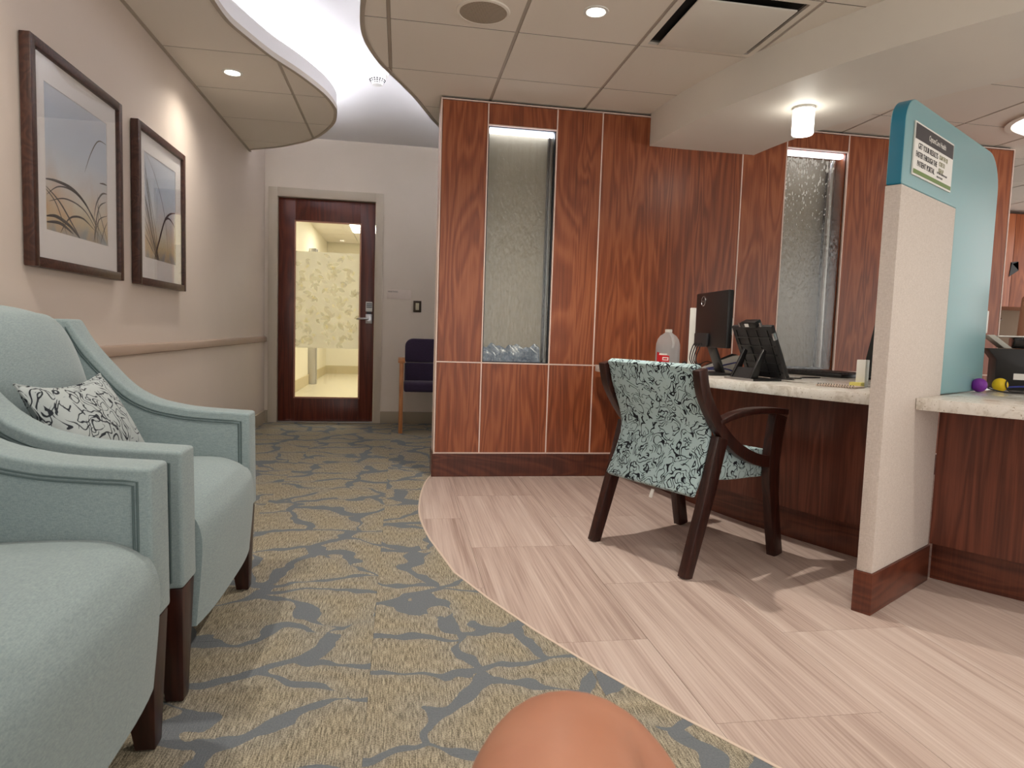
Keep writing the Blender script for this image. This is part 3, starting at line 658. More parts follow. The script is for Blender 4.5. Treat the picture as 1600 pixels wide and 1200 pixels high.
# ================================================================== guest chair
E1 = Vector((.9071, .4210, 0)); E2 = Vector((.4210, -.9071, 0)); B0 = Vector((.985, 2.6135, 0))
def GC(x, z, h): q = E1*x+E2*h; return (q.x, q.y, z)
gc = thing('guest_chair', 'dark wood armchair upholstered in pale blue scroll print at the desk', 'chair', tuple(B0))
for sd in (-1, 1):
    h0, h1 = (.247, .285) if sd > 0 else (-.285, -.247)
    ribbon_solid('leg', [(.018, .001), (.06, .13), (.125, .33), (.183, .545)], [.047, .052, .060, .064], GC, h0, h1, 'espresso', gc, .003)
    ribbon_solid('back_post', cat([(.042, .818), (.066, .73), (.12, .645), (.19, .565), (.28, .498), (.38, .452), (.46, .43), (.535, .42)], 3), .05, GC, h0+.001*sd, h1-.001*sd, 'espresso', gc, .003)
    ribbon_solid('front_leg', cat([(.602, .001), (.575, .12), (.545, .28), (.533, .42), (.545, .54), (.563, .622)], 3), [.062]*7+[.074]*3+[.08]*3+[.082]*3, GC, h0-.0005, h1+.0005, 'espresso', gc, .003)
    ribbon_solid('arm_rest', cat([(.160, .606), (.25, .630), (.366, .644), (.49, .643), (.606, .632)], 3), [.022]*3+[.026]*10, GC, h0-.004, h1+.004, 'espresso', gc, .004)
ch = cat([(.052, .812), (.075, .745), (.105, .675), (.132, .612), (.148, .555), (.142, .49), (.118, .42), (.09, .36), (.066, .312)], 3)
ribbon_solid('backrest', ch, [.03]*3+[.036]*(len(ch)-3), GC, -.244, .244, 'leafy', gc, .010)
ribbon_solid('top_roll', [(.036, .812), (.055, .822), (.078, .816)], [.026, .03, .026], GC, -.245, .245, 'leafy', gc, .008)
ribbon_solid('seat', cat([(.13, .435), (.30, .420), (.45, .415), (.552, .405)], 3), [.12, .125, .13, .132, .132, .132, .13, .128, .122, .11], GC, -.243, .243, 'leafy', gc, .02)
box_t = [(.0, .0), (.012, 0), (.016, .028), (.004, .03)]
prism('care_tag', [(.07, .298), (.074, .298), (.062, .262), (.056, .264)], GC, .02, .035, 'paper', gc)

# ================================================================== plum chair by the far wall
pc = thing('side_chair', 'plum fabric chair with honey oak legs against the back wall', 'chair', (.31, 6.25, 0))
for x0, x1 in ((.0, .036), (.585, .621)):
    prism('leg', [(5.968, 0), (6.012, 0), (6.016, .60), (5.99, .655), (5.964, .655)], YZ, x0, x1, 'oak', pc, .004)
    prism('leg', [(6.47, 0), (6.51, 0), (6.50, .62), (6.46, .62)], YZ, x0, x1, 'oak', pc, .004)
    prism('arm_rest', [(5.955, .655), (6.30, .668), (6.50, .640), (6.50, .615), (6.30, .640), (5.955, .632)], YZ, x0-.012, x1+.012, 'oak', pc, .004)
    box('side_rail', x0+.004, x1-.004, 6.01, 6.47, .34, .39, 'oak', pc, .003)
def ycush(nm, prof, x0, x1, b): return prism(nm, prof, YZ, x0, x1, 'purplefab', pc, b, 4)
rb = [(.058+.05*(1-math.cos(a)), 0) for a in (0,)]
bx = []
for k in range(7): a = math.pi/2*k/6; bx.append((.05+.06*(1-math.sin(a)), .785+.06*math.cos(a)) if False else (.05+.075*(1-math.cos(a)), .77+.075*math.sin(a)))
outl = bx+[(.621-p[0], p[1]) for p in bx[::-1]]+[(.571, .62), (.05, .62)]
prism('backrest', outl, lambda p, q, h: (p, h+.16*(q-.45)*.6, q), 6.38, 6.44, 'purplefab', pc, .014, 3)
prism('backrest', [(.05, .615), (.571, .615), (.571, .43), (.05, .43)], lambda p, q, h: (p, h+.16*(q-.45)*.6, q), 6.37, 6.435, 'purplefab', pc, .014, 3)
ycush('seat', [(5.985, .372), (6.42, .36), (6.42, .445), (6.05, .468), (5.99, .45)], .042, .579, .02)
settle(pc)

# ================================================================== pictures
def picture(y0, y1, z0, z1, art, label, blades):
    t = thing('framed_print', label, 'picture', (XL+.02, (y0+y1)/2, z0), 'framed grass prints on the beige wall')
    fx0, fx1 = XL+.004, XL+.040; fwid = .034
    for b in ((y0, y0+fwid, z0, z1), (y1-fwid, y1, z0, z1)): box('frame_side', fx0, fx1, b[0], b[1], b[2], b[3], 'frame', t, .003)
    for b in ((z0, z0+fwid), (z1-fwid, z1)): box('frame_side', fx0, fx1-.0003, y0+fwid, y1-fwid, b[0], b[1], 'frame', t, .002)
    my, mz0, mz1 = .085, .135, .105
    ay0, ay1, az0, az1 = y0+fwid+my, y1-fwid-my, z0+fwid+mz0-.03, z1-fwid-mz1+.02
    boxes('mat_board', [(fx0, XL+.022, y0+fwid, ay0, z0+fwid, z1-fwid), (fx0, XL+.022, ay1, y1-fwid, z0+fwid, z1-fwid), (fx0, XL+.022, ay0, ay1, z0+fwid, az0), (fx0, XL+.022, ay0, ay1, az1, z1-fwid)], 'matb', t)
    ar = box('print', fx0, XL+.019, ay0, ay1, az0, az1, art, t)
    v, f = [], []
    for (pts, wd) in blades:                                          # printed grass strokes, flat on the sheet
        c = cat([(ay0+(ay1-ay0)*u, az0+(az1-az0)*w_) for u, w_ in pts], 8); m = len(c)
        ws = [wd*(1-abs(2*i/(m-1)-1)**2*.85) for i in range(m)]
        o = ribbon(c, ws); k = len(v)
        v += [(XL+.0193, min(max(p[0], ay0), ay1), min(max(p[1], az0), az1)) for p in o]
        for i in range(m-1): j = 2*m-1-i; f.append((k+i, k+i+1, k+j-1, k+j))
    mk('grass_strokes', v, f, 'ink', ar)
    box('glazing', XL+.030, XL+.032, y0+fwid, y1-fwid, z0+fwid, z1-fwid, 'pglass', t)
    settle(t)
r1 = random.Random(5)
bl1 = [([(-.02, .34), (.15, .36), (.4, .35), (.62, .27), (.8, .12)], .012), ([(.02, .24), (.2, .33), (.45, .33), (.7, .22), (.95, .02)], .007), ([(0, .3), (.2, .22), (.4, .08), (.52, -.01)], .008),
       ([(.05, .2), (.3, .26), (.6, .22), (.85, .05)], .006), ([(.98, .36), (.85, .30), (.78, .15), (.74, 0)], .008), ([(1, .43), (.9, .41), (.8, .32), (.75, .2)], .009), ([(1, .5), (.94, .5), (.86, .49)], .007),
       ([(1, .83), (.85, .82), (.72, .7), (.6, .52)], .006), ([(0, .09), (.15, .11), (.35, .07), (.5, .0)], .014), ([(0, .05), (.2, .07), (.4, .02)], .012), ([(.2, 0), (.35, .13), (.55, .16), (.75, .1)], .008),
       ([(1, .25), (.85, .2), (.78, .1), (.76, 0)], .006), ([(.86, 0), (.93, .12), (1, .2)], .005), ([(.8, .32), (.9, .18), (1, .02)], .005), ([(.3, .0), (.15, .2), (0, .28)], .006), ([(.82, .4), (.83, .2), (.8, 0)], .004)]
bl2 = [([(.3, 0), (.45, .2), (.62, .42), (.8, .52), (1, .56)], .014), ([(.28, 0), (.4, .16), (.6, .4), (.75, .47), (.9, .44), (1, .39)], .010), ([(.05, 1), (.3, .85), (.55, .6), (.68, .35), (.72, .1)], .004),
       ([(.02, .95), (.1, .7), (.25, .35), (.4, .05)], .006), ([(0, .9), (.2, .55), (.35, .25), (.42, 0)], .005)]
for k in range(9): a_ = r1.uniform(.2, .85); bl2.append(([(0, a_), (.12, a_*.72), (.26, a_*.33), (.36+.1*r1.random(), 0)], .004+.003*r1.random()))
picture(2.533, 3.282, 1.110, 1.883, 'art1', 'dark framed print of arching grass blades against a blue sky', bl1)
picture(3.465, 4.165, 1.110, 1.881, 'art2', 'dark framed print of tall straight grass stems beside the chair rail end', bl2)

# ================================================================== wall plates, detector, lamps
ss = thing('room_sign', 'beige room plaque lettered WAITING beside the door', 'sign', (-.02, YB, 1.22)); pl = box('plaque', -.135, .097, YB-.006, YB-.0003, 1.222, 1.312, plain('plaque_beige', (214, 200, 188), .4), ss, .001); text('lettering', 'WAITING', .022, 'ink', pl, Matrix(((1, 0, 0, -.124), (0, 0, -1, YB-.0066), (0, 1, 0, 1.284), (0, 0, 0, 1)))); settle(ss)
sw = thing('light_switch', 'ivory rocker light switch in a dark bronze plate', 'light switch', (.16, YB, 1.1)); box('plate', .122, .200, YB-.006, YB-.0003, 1.100, 1.212, plain('bronze_plate', (74, 62, 50), .35, .6), sw, .002); box('rocker', .144, .178, YB-.012, YB-.006, 1.122, 1.190, plain('ivory', (214, 206, 176), .4), sw, .002); settle(sw)
sd_ = thing('smoke_detector', 'white smoke detector under the raised cove ceiling', 'smoke detector', (-.187, 4.82, ZU)); lathe('base', [(.075, 0), (.075, -.018), (.066, -.026)], (-.187, 4.82, ZU-.0005), 'whitep', sd_); dm = lathe('sensor_head', [(.058, -.026), (.056, -.04), (.036, -.088), (.028, -.092)], (-.187, 4.82, ZU-.001), 'whitep', sd_)
for r_ in range(3):
    for k in range(16):
        a = 2*math.pi*k/16; R_ = .0505-.0072*r_; x, y, z = -.187+R_*math.cos(a), 4.82+R_*math.sin(a), ZU-.058-.0105*r_
        box('vent_slot', x-.0045, x+.0045, y-.0045, y+.0045, z-.003, z+.003, 'black', dm)
settle(sd_)
def downlight(x, y, label, z=ZC, watts=None, ang=140):
    t = thing('recessed_downlight', label, 'ceiling light', (x, y, z), 'recessed downlights')
    lathe('trim_ring', [(.058, 0), (.056, -.004), (.044, -.005), (.040, -.001)], (x, y, z), 'whitep', t, 24, caps=False)
    lathe('lens', [(.039, -.0025), (.0392, -.0005)], (x, y, z), 'lens', t, 24)
    settle(t)
    l = bpy.data.lights.new('downlight_beam', 'SPOT'); l.energy = watts or DOWN_W; l.color = WARM; l.spot_size = math.radians(ang); l.spot_blend = 1.0; l.shadow_soft_size = .022
    lo = bpy.data.objects.new('downlight_beam', l); COL.objects.link(lo); lo.parent = t; lo.location = (0, 0, -.012)
downlight(-.978, 4.165, 'lit recessed downlight in the soffit over the framed prints', watts=22)
downlight(.831, 2.982, 'lit recessed downlight between the speaker and the air diffuser', watts=84)
downlight(-.985, 1.8, 'lit recessed downlight in the soffit over the armchairs')  # from here on, unseen lamps added to light the room
downlight(-.985, -.6, 'lit recessed downlight in the soffit behind the armchairs')
downlight(.84, .6, 'lit recessed downlight over the carpet edge')
downlight(2.3, .9, 'lit recessed downlight in front of the second desk')
downlight(.84, -1.8, 'lit recessed downlight at the open end of the room')
downlight(2.6, -1.2, 'lit recessed downlight beyond the second desk')
downlight(1.3, 5.3, 'lit recessed downlight over the plum chair', ZU)  # out-of-sight lamp added to brighten the far wall
sp = thing('ceiling_speaker', 'round perforated ceiling speaker grille in a ceiling tile', 'speaker', (.341, 3.101, ZC)); lathe('rim', [(.122, 0), (.120, -.006), (.108, -.008), (.106, -.004)], (.341, 3.101, ZC), 'tile', sp, 40, caps=False)
def grille_m():
    t = T('speaker_grille'); v = t.co((150, 150, 0)); d = t.n('TexVoronoi', {'voronoi_dimensions': '2D'}, Vector=v, Scale=1.0, Randomness=0.0).outputs['Distance']
    t.p(Base_Color=t.mix(t.math('GREATER_THAN', .3, d), lin((184, 170, 152)), lin((90, 82, 74))), Roughness=.6); return t.m
lathe('grille', [(.107, -.003), (.106, -.006), (.06, -.008), (.001, -.0085)], (.341, 3.101, ZC), grille_m(), sp, 40); settle(sp)
# air diffuser filling one ceiling bay
ax0, ax1, ay0, ay1 = GX+.606+.009, GX+.606*2-.009, GY-.594+.003, GY-.003
ad = thing('air_diffuser', 'square white plaque air diffuser with dark throat in the tile ceiling', 'air vent', ((ax0+ax1)/2, (ay0+ay1)/2, ZC))
boxes('frame', [(ax0, ax0+.03, ay0, ay1, ZC-.001, ZC+.012), (ax1-.03, ax1, ay0, ay1, ZC-.001, ZC+.012), (ax0+.03, ax1-.03, ay0, ay0+.03, ZC-.001, ZC+.012), (ax0+.03, ax1-.03, ay1-.03, ay1, ZC-.001, ZC+.012)], 'tile', ad)
i0, i1, j0, j1 = ax0+.03, ax1-.03, ay0+.03, ay1-.03; hv = .12; ins = .08
v = [(i0, j0, ZC+.012), (i1, j0, ZC+.012), (i1, j1, ZC+.012), (i0, j1, ZC+.012), (i0+ins, j0+ins, ZC+hv), (i1-ins, j0+ins, ZC+hv), (i1-ins, j1-ins, ZC+hv), (i0+ins, j1-ins, ZC+hv)]
mk('throat', v, [(0, 1, 5, 4), (1, 2, 6, 5), (2, 3, 7, 6), (3, 0, 4, 7), (4, 5, 6, 7)], plain('galvanised_dark', (96, 92, 88), .45, .3), ad)
box('plaque', i0+.045, i1-.03, j0+.045, j1-.015, ZC-.012, ZC-.004, 'bulk', ad, .003)
for a_, b_ in ((i0+.09, j0+.09), (i1-.09, j0+.09), (i0+.09, j1-.09), (i1-.09, j1-.09)): lathe('hanger', [(.006, ZC-.004), (.006, ZC+hv)], (a_, b_, 0), 'dark_alu', ad, 8)
settle(ad)
# cylinder lamp under the bulkhead
cx_, cy_ = 2.075, 3.31
cyl = thing('cylinder_downlight', 'glowing white cylinder lamp under the curved bulkhead', 'ceiling light', (cx_, cy_, 2.165)); lathe('canopy', [(.056, -.0005), (.056, -.012)], (cx_, cy_, 2.165), 'whitep', cyl); lathe('glass_shade', [(.052, -.012), (.054, -.016), (.054, -.135), (.050, -.14)], (cx_, cy_, 2.165), 'cyl', cyl); settle(cyl)
# bowl light over the back office
bx_, by_ = 4.08, 3.62
bw = thing('bowl_light', 'large round white bowl light in the ceiling over the back office', 'ceiling light', (bx_, by_, ZC)); lathe('trim_ring', [(.33, 0), (.335, -.012), (.30, -.014), (.295, -.002)], (bx_, by_, ZC), 'tile', bw, 48, caps=False); lathe('bowl', [(.298, -.003), (.29, -.02), (.24, -.05), (.15, -.075), (.01, -.085)], (bx_, by_, ZC), 'bowl', bw, 48); settle(bw)

# ================================================================== things on the first countertop
ZT = .745
def J(R, t): return P(R, t)
# water jug
jx, jy = 1.70, 4.06
jg = thing('water_jug', 'translucent gallon water jug with red label by the cherry wall', 'jug', (jx, jy, ZT))
jb = lathe('bottle', [(.001, .0005), (.068, .001), (.076, .01), (.076, .125), (.074, .15), (.066, .178), (.05, .200), (.030, .214), (.021, .222), (.021, .232)], (jx, jy, ZT), 'jug', jg, 32, caps=False)
lathe('water', [(.001, .004), (.066, .005), (.0735, .012), (.0735, .125), (.0715, .142), (.001, .1425)], (jx, jy, ZT), 'jugwater', jg, 32, caps=False)
lathe('cap', [(.0225, .224), (.0225, .240), (.02, .242)], (jx, jy, ZT), 'whitep', jg, 20)
tube('handle', [(jx+.005, jy-.024, ZT+.215), (jx+.004, jy-.055, ZT+.198), (jx+.003, jy-.080, ZT+.16), (jx+.002, jy-.082, ZT+.14), (jx, jy-.072, ZT+.125)], .009, 'jug', jb, 10)
v, f = [], []
for k in range(9):
    a = math.radians(188+k*8.5); hh = (.098-.003*k)
    for z in (.035, hh): v.append((jx+.0768*math.cos(a), jy+.0768*math.sin(a), ZT+z))
for k in range(8): f.append((2*k, 2*k+2, 2*k+3, 2*k+1))
lb = mk('label', v, f, 'red', jg)
v, f = [], []
for (z0_, z1_, a0, a1, ) in ((.078, .088, 205, 245), (.045, .05, 226, 250), (.060, .065, 226, 250), (.045, .065, 224, 228), (.045, .065, 248, 252)):
    k = len(v)
    for q in range(4):
        a = math.radians(a0+(a1-a0)*q/3)
        for z in (z0_, z1_): v.append((jx+.0774*math.cos(a), jy+.0774*math.sin(a), ZT+z))
    f += [(k+2*q, k+2*q+2, k+2*q+3, k+2*q+1) for q in range(3)]
mk('label_lettering', v, f, 'paper', lb)
settle(jg)
# black power adaptor with cable beside the jug
pa = thing('power_adapter', 'black power adapter with coiled cable beside the water jug', 'adapter', (1.80, 3.95, ZT)); box('brick', 1.78, 1.86, 3.90, 4.02, ZT+.0005, ZT+.035, 'black', pa, .006); tube('cable', cat([(1.78, 3.93, ZT+.02), (1.75, 3.90, ZT+.045), (1.735, 3.91, ZT+.03), (1.74, 3.93, ZT+.0035), (1.80, 3.86, ZT+.0035), (1.90, 3.84, ZT+.0035)], 5), .003, 'black', pa, 6); tube('cable', cat([(1.84, 3.9, ZT+.02), (1.88, 3.87, ZT+.05), (1.93, 3.83, ZT+.03), (1.98, 3.84, ZT+.0035)], 5), .003, 'black', pa, 6); settle(pa)
# helper: local frame on the counter
class F:
    def __init__(s, x, y, ang): s.o = Vector((x, y, ZT)); s.a = ang; s.M = Matrix.Translation(s.o) @ Matrix.Rotation(ang, 4, 'Z')
    def fn(s, ex=None):
        m = s.M @ ex if ex else s.M
        return lambda p: tuple(m @ Vector(p))
def fbox(name, fr_, b, mat, par, bev=0, ex=None):
    fn = fr_.fn(ex); me = bpy.data.meshes.new(name); me.from_pydata(boxv(*b), [], BF)
    if bev: bevel(me, bev)
    me.transform(fr_.M @ ex if ex else fr_.M); return mko(name, me, mat, par, bev > 0)
def RX(d): return Matrix.Rotation(math.radians(d), 4, 'X')
def TR(x, y, z): return Matrix.Translation((x, y, z))
# white upright panel (edge on) beside the monitor
F1 = F(1.70, 3.70, math.radians(65))
wpn = thing('counter_screen', 'slim white upright screen panel standing beside the black monitor', 'screen', tuple(F1.o)); fbox('sheet', F1, (-.08, .08, -.021, .021, .012, .365), 'whitep', wpn, .004); fbox('foot', F1, (-.07, .07, -.03, .03, .0005, .012), 'alu', wpn, .003); settle(wpn)
# monitor seen from behind
F2 = F(1.648, 3.34, math.radians(-94))
mo = thing('monitor', 'black flat monitor turned away, with round emblem on its back', 'monitor', tuple(F2.o))
fbox('screen_back', F2, (-.215, .215, -.018, .012, .145, .44), 'black', mo, .006)
fbox('screen_glass', F2, (-.208, .208, .0121, .0135, .152, .433), 'black_g', mo)
fbox('port_cover', F2, (-.18, .0, -.034, -.0185, .15, .22), 'blacktex', mo, .004)
fbox('stand_neck', F2, (-.04, .06, -.012, .004, .0, .17), 'black', mo, .004, TR(0, .055, .01) @ RX(22)); fbox('stand_foot', F2, (-.09, .11, -.05, .075, .0005, .014), 'black', mo, .004)
fnn = F2.fn()
tube('emblem', [fnn((-.11+.026*math.cos(k*math.pi/8), -.0185, .395+.026*math.sin(k*math.pi/8))) for k in range(17)], .0016, 'alu', mo, 6)
text('emblem_letters', 'DELL', .013, 'alu', mo, F2.M @ Matrix(((1, 0, 0, -.127), (0, 0, -1, -.0188), (0, 1, 0, .390), (0, 0, 0, 1))))
for k in range(4): tube('plug_cable', cat([fnn((-.17+.035*k, -.03, .17)), fnn((-.165+.036*k, -.05, .13)), fnn((-.13+.03*k, -.07, .07)), fnn((-.08+.03*k, -.05, .022))], 5), .003, 'black', mo, 6)
settle(mo)
# document tray with blue cable
F3 = F(1.81, 3.54, math.radians(60))
dv = thing('desk_phone', 'white sloped desk device with blue cable under the monitor', 'telephone', tuple(F3.o)); prism('wedge', [(-.10, .0005), (.10, .0005), (.10, .03), (-.06, .10), (-.10, .10)], lambda p, q, h: F3.fn()((h, p, q)), -.07, .07, 'whitep', dv, .005); prism('handset', [(-.09, .105), (-.055, .112), (.085, .042), (.08, .03), (-.06, .10)], lambda p, q, h: F3.fn()((h, p, q)), -.065, -.02, 'black', dv, .004)
f3 = F3.fn(); tube('blue_cable', cat([f3((-.02, .10, .02)), f3((-.10, .05, .03)), f3((-.14, -.06, .06)), f3((-.05, -.13, .08)), f3((.02, -.12, .104))], 6), .004, 'blue', dv, 6); tube('blue_cable', cat([f3((-.04, .11, .012)), f3((-.13, .07, .02)), f3((-.17, -.03, .03)), f3((-.14, -.1, .0045))], 6), .004, 'blue', dv, 6)
settle(dv)
# tablet stand seen from behind
F4 = F(1.70, 2.975, math.radians(-78)); f4 = F4.fn()
ts = thing('tablet_stand', 'black tilting tablet stand with triangular brace on the counter', 'tablet stand', tuple(F4.o))
fbox('base_plate', F4, (-.10, .10, -.10, .07, .0005, .010), 'black', ts, .003); fbox('base_edge', F4, (-.10, .10, -.104, -.1, .001, .011), 'alu', ts)
ex = TR(0, .065, .012) @ RX(25)
tb = fbox('tablet_shell', F4, (-.135, .135, 0, .022, 0, .27), 'blacktex', ts, .004, ex)
for k in range(5): fbox('rib', F4, (-.125, .125, -.004, -.0002, .03+.045*k, .036+.045*k), 'black', tb, 0, ex)
for k in range(4): fbox('rib', F4, (-.11+.07*k, -.104+.07*k, -.0044, -.0003, .02, .25), 'black', tb, 0, ex)
fbox('top_clamp', F4, (-.05, .05, -.012, .03, .265, .295), 'black', ts, .005, ex); fbox('sticker', F4, (-.02, .006, -.0135, -.0121, .272, .288), 'paper', ts, 0, ex)
for x in (-.075, .068): fbox('clip', F4, (x, x+.01, -.004, .004, .268, .287), 'alu', ts, 0, ex)
fbox('side_clip', F4, (.132, .142, -.006, .01, .2, .235), 'alu', ts, .002, ex)
for sx in (-1, 1):
    q = [(-.095, .010), (-.05, .010), (-.005, .14), (-.022, .15)]
    prism('brace', q, lambda p, z, h: f4((h, p, z)), sx*.065-.008, sx*.065+.008, 'black', ts, .002)
prism('brace_web', [(-.09, .010), (-.075, .010), (-.045, .06), (-.06, .06)], lambda p, z, h: f4((h, p, z)), -.057, .057, 'black', ts)
settle(ts)
# keyboard and wrist rest, monitor end on, clip holder, card
F5 = F(2.36, 3.50, math.radians(-68)); kb = thing('keyboard', 'black keyboard lying on the counter behind the tablet stand', 'keyboard', tuple(F5.o)); kbb = fbox('case', F5, (-.22, .22, -.075, .075, .0005, .02), 'black', kb, .004)
for r_ in range(4):
    for c_ in range(12): fbox('key', F5, (-.205+.034*c_, -.177+.034*c_, -.062+.032*r_, -.036+.032*r_, .02, .026), 'blacktex', kbb)
settle(kb)
F6 = F(2.57, 3.66, math.radians(-70)); mp = tag(prism('mouse_mat', cat([(-.17, -.09), (.12, -.11), (.19, -.03), (.17, .09), (-.13, .1), (-.2, .02)], 5, True), lambda p, q, h: F6.fn()((p, q, h)), .0005, .02, 'black', None, .006), 'black curved wrist pad on the counter beside the keyboard', 'wrist pad')
F7 = F(2.50, 3.235, math.radians(52)); m2 = thing('monitor', 'black screen seen edge on behind the cream partition', 'monitor', tuple(F7.o)); ex = TR(0, 0, .02) @ Matrix.Rotation(math.radians(9), 4, 'X')
fbox('screen', F7, (-.1, .1, -.022, .022, .0, .35), 'black', m2, .004, ex); fbox('stand', F7, (-.03, .03, -.02, .02, .011, .06), 'black', m2, .004); fbox('foot', F7, (-.06, .06, -.04, .04, .0005, .012), 'black', m2, .004); settle(m2)
F8 = F(1.90, 2.60, math.radians(-60)); nb = thing('notepad', 'pale spiral notepad with a dark pen loop at the counter edge', 'notepad', tuple(F8.o)); nbb = fbox('pages', F8, (-.095, .07, -.05, .05, .0005, .008), plain('blush_paper', (208, 188, 172), .7), nb, .001)
for k in range(14): tube('spiral_ring', [F8.fn()((-.085+.0115*k, -.05+.006*math.cos(a), .008+.006*math.sin(a))) for a in [i*math.pi/4 for i in range(9)]], .0011, 'black', nbb, 5)
settle(nb)
F9 = F(2.035, 2.66, math.radians(-60)); hd = thing('note_holder', 'white upright card holder with yellow notes beside the cream partition', 'card holder', tuple(F9.o)); fbox('holder', F9, (-.02, .02, -.02, .02, .0005, .12), 'whitep', hd, .003); fbox('sticky_notes', F9, (-.03, .02, -.055, -.021, .0005, .02), plain('pale_yellow_note', (226, 214, 120), .7), hd); settle(hd)
ol = thing('wall_outlet', 'white duplex outlet plate on the cherry wall behind the monitor', 'outlet', (2.185, YW, .98)); opl = box('plate', 2.15, 2.218, YW-.006, YW-.0003, .965, 1.08, 'whitep', ol, .002)
for z in (.985, 1.035): box('socket', 2.168, 2.2, YW-.0075, YW-.006, z, z+.028, 'paper', opl, .002)
settle(ol)
cb = tag(tube('loose_cable', cat([(1.83, 3.06, ZT+.004), (1.90, 3.0, ZT+.004), (1.95, 3.05, ZT+.0042), (1.93, 3.12, ZT+.004), (2.02, 3.10, ZT+.004), (2.08, 3.18, ZT+.004), (2.2, 3.2, ZT+.004)], 5), .0035, 'black', None, 6), 'black loose cable trailing from the tablet stand', 'cable')
for (x, y, a, c_) in ((1.78, 3.22, .3, 'paper'),): tag(prism('paper_sheet', [(-.1, -.07), (.1, -.07), (.1, .07), (-.1, .07)], lambda p, q, h: (x+p*math.cos(a)-q*math.sin(a), y+p*math.sin(a)+q*math.cos(a), ZT+h), .0004, .001, c_), 'white paper sheet lying under the tablet stand edge', 'paper')

# ================================================================== things on the second countertop
for (x, y, m_, lab) in ((2.455, 2.475, 'purple', 'purple foam stress ball on the second countertop'), (2.60, 2.515, 'yellow', 'yellow foam stress ball with a black cord loop')):
    r_ = .030
    b = thing('stress_ball', lab, 'ball', (x, y, ZT)); bb = lathe('ball', [(max(.0008, r_*math.sin(math.pi*k/14)), r_-r_*math.cos(math.pi*k/14)) for k in range(15)], (x, y, ZT+.0005), m_, b, 24)
    if m_ == 'yellow': tube('cord', cat([(x+.002, y-.0295, ZT+.053), (x-.005, y-.033, ZT+.035), (x+.006, y-.032, ZT+.014), (x+.03, y-.03, ZT+.004), (x+.09, y-.03, ZT+.004)], 6), .003, 'black', bb, 6)
    else: tube('cord', cat([(x+.025, y-.018, ZT+.02), (x+.06, y-.03, ZT+.010), (x+.10, y-.05, ZT+.004), (x+.17, y-.075, ZT+.004)], 6), .003, 'black', bb, 6)
    settle(b)
# black printer bin with paper label and open white lid
FA = F(2.88, 2.66, math.radians(-38))
fa = FA.fn()
pr = thing('printer', 'black printer with white label and raised grey lid on the second countertop', 'printer', tuple(FA.o))
prism('body', [(-.13, .0005), (.17, .0005), (.17, .19), (-.165, .19), (-.13, .14)], lambda p, z, h: fa((p, h, z)), -.11, .12, 'black', pr, .004)
fbox('label', FA, (-.06, .06, -.1116, -.1102, .05, .078), 'paper', pr)
prism('raised_lid', [(-.10, .192), (-.07, .192), (-.14, .252), (-.17, .252)], lambda p, z, h: fa((p, h, z)), -.09, .10, plain('grey_lid', (176, 176, 168), .45), pr, .002)
fbox('top_tray', FA, (-.06, .14, -.05, .1, .192, .243), 'black_g', pr, .006); fbox('tray_rim', FA, (-.12, .16, -.05, .11, .2445, .2505), 'whitep', pr)
tube('blue_cable', cat([fa((-.10, -.13, .012)), fa((-.02, -.15, .022)), fa((.08, -.145, .02)), fa((.18, -.13, .012))], 5), .004, 'blue', pr, 6)
settle(pr)
cn = thing('canister', 'tan rounded canister standing behind the black printer', 'canister', (3.07, 2.82, ZT)); lathe('body', [(.062, .001), (.066, .02), (.060, .25), (.052, .44), (.04, .46)], (3.07, 2.82, ZT), 'tan', cn, 28); lathe('lid', [(.041, .46), (.04, .48), (.03, .485)], (3.07, 2.82, ZT), 'tan', cn, 20); settle(cn)
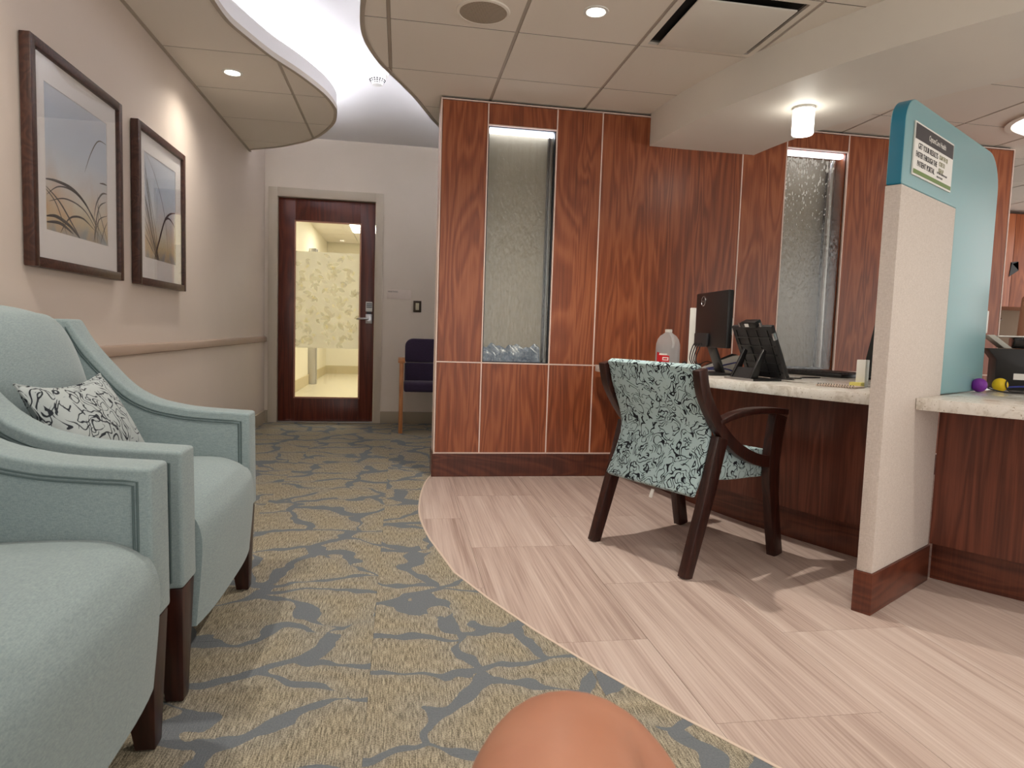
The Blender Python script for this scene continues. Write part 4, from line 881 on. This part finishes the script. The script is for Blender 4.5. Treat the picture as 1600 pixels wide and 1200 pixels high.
# ---- back office: wall cabinet, backsplash, counter
YC = 6.05
kc = thing('wall_cabinet', 'orange cherry wall cabinet with flush doors in the back office', 'cabinet', (6.6, YC+.17, 1.37)); box('carcass', 5.9, 7.4, YC+.02, YB-.0003, 1.37, 2.33, 'wood_o', kc)
for x0 in (5.905, 6.275, 6.645, 7.015):
    dd = box('door', x0, x0+.365, YC, YC+.019, 1.372, 2.327, 'wood_o', kc, .002); box('edge_band', x0+.3651, x0+.3675, YC+.002, YC+.018, 1.372, 2.327, 'wood_d', dd)
settle(kc)
tg = tag(prism('door_tag', [(0, 0), (.11, .07), (.01, .15), (.08, .16), (.1, .16), (.02, .13)], lambda p, q, h: (6.24+p, h, 1.68+q), YC-.004, YC-.0006, 'black'), 'small black angular tag hanging on the orange cabinet', 'tag')
bs = struct(box('wall_backsplash', 5.2, 7.4, YB-.012, YB-.0003, .92, 1.37, 'taupe'), 'taupe backsplash below the orange wall cabinet', 'backsplash')
bc = thing('base_cabinet', 'orange cherry base cabinet in the back office', 'cabinet', (6.3, 6.3, 0)); box('carcass', 5.2, 7.4, YC+.05, YB-.013, .0015, .88, 'wood_o', bc)
for x0 in (5.21, 5.76, 6.31, 6.86): box('door', x0, x0+.53, YC+.03, YC+.0495, .1, .875, 'wood_o', bc, .002)
settle(bc)
tag(box('worktop', 5.18, 7.42, YC, YB-.013, .8805, .92, 'quartz', None, .003), 'pale worktop on the orange base cabinet', 'worktop')
fc = thing('faucet', 'small chrome faucet under the orange wall cabinet', 'faucet', (6.45, 6.4, .92)); lathe('post', [(.02, .0), (.014, .02), (.014, .36)], (6.45, 6.4, .9205), 'alu', fc, 16); tube('spout', cat([(6.45, 6.4, 1.27), (6.43, 6.36, 1.29), (6.40, 6.28, 1.28), (6.39, 6.24, 1.24)], 5), .011, 'alu', fc, 10); box('lever', 6.43, 6.50, 6.385, 6.415, 1.285, 1.30, 'whitep', fc, .003); settle(fc)

# ================================================================== the seated person's bare knee
pv = [(.04, .02, .475, .095), (.065, .20, .495, .095), (.10, .38, .52, .092), (.13, .50, .540, .088), (.155, .575, .533, .082), (.195, .59, .505, .080), (.235, .59, .455, .076), (.255, .575, .37, .069), (.255, .545, .27, .062), (.245, .54, .15, .046), (.25, .545, .075, .038), (.262, .62, .045, .036), (.28, .72, .032, .028)]
me = bpy.data.meshes.new('person'); me.from_pydata([p[:3] for p in pv], [(i, i+1) for i in range(len(pv)-1)], [])
me.materials.append(M['skin']); pe = bpy.data.objects.new('person', me); COL.objects.link(pe)
md = pe.modifiers.new('skin', 'SKIN'); md.use_smooth_shade = True
for i, p in enumerate(pv):
    sk = me.skin_vertices[0].data[i]; sk.radius = (p[3], p[3]); sk.use_root = (i == 0)
s2 = pe.modifiers.new('sub', 'SUBSURF'); s2.levels = 2; s2.render_levels = 3
tag(pe, 'bare bent knee and leg of a seated person on the carpet', 'person')
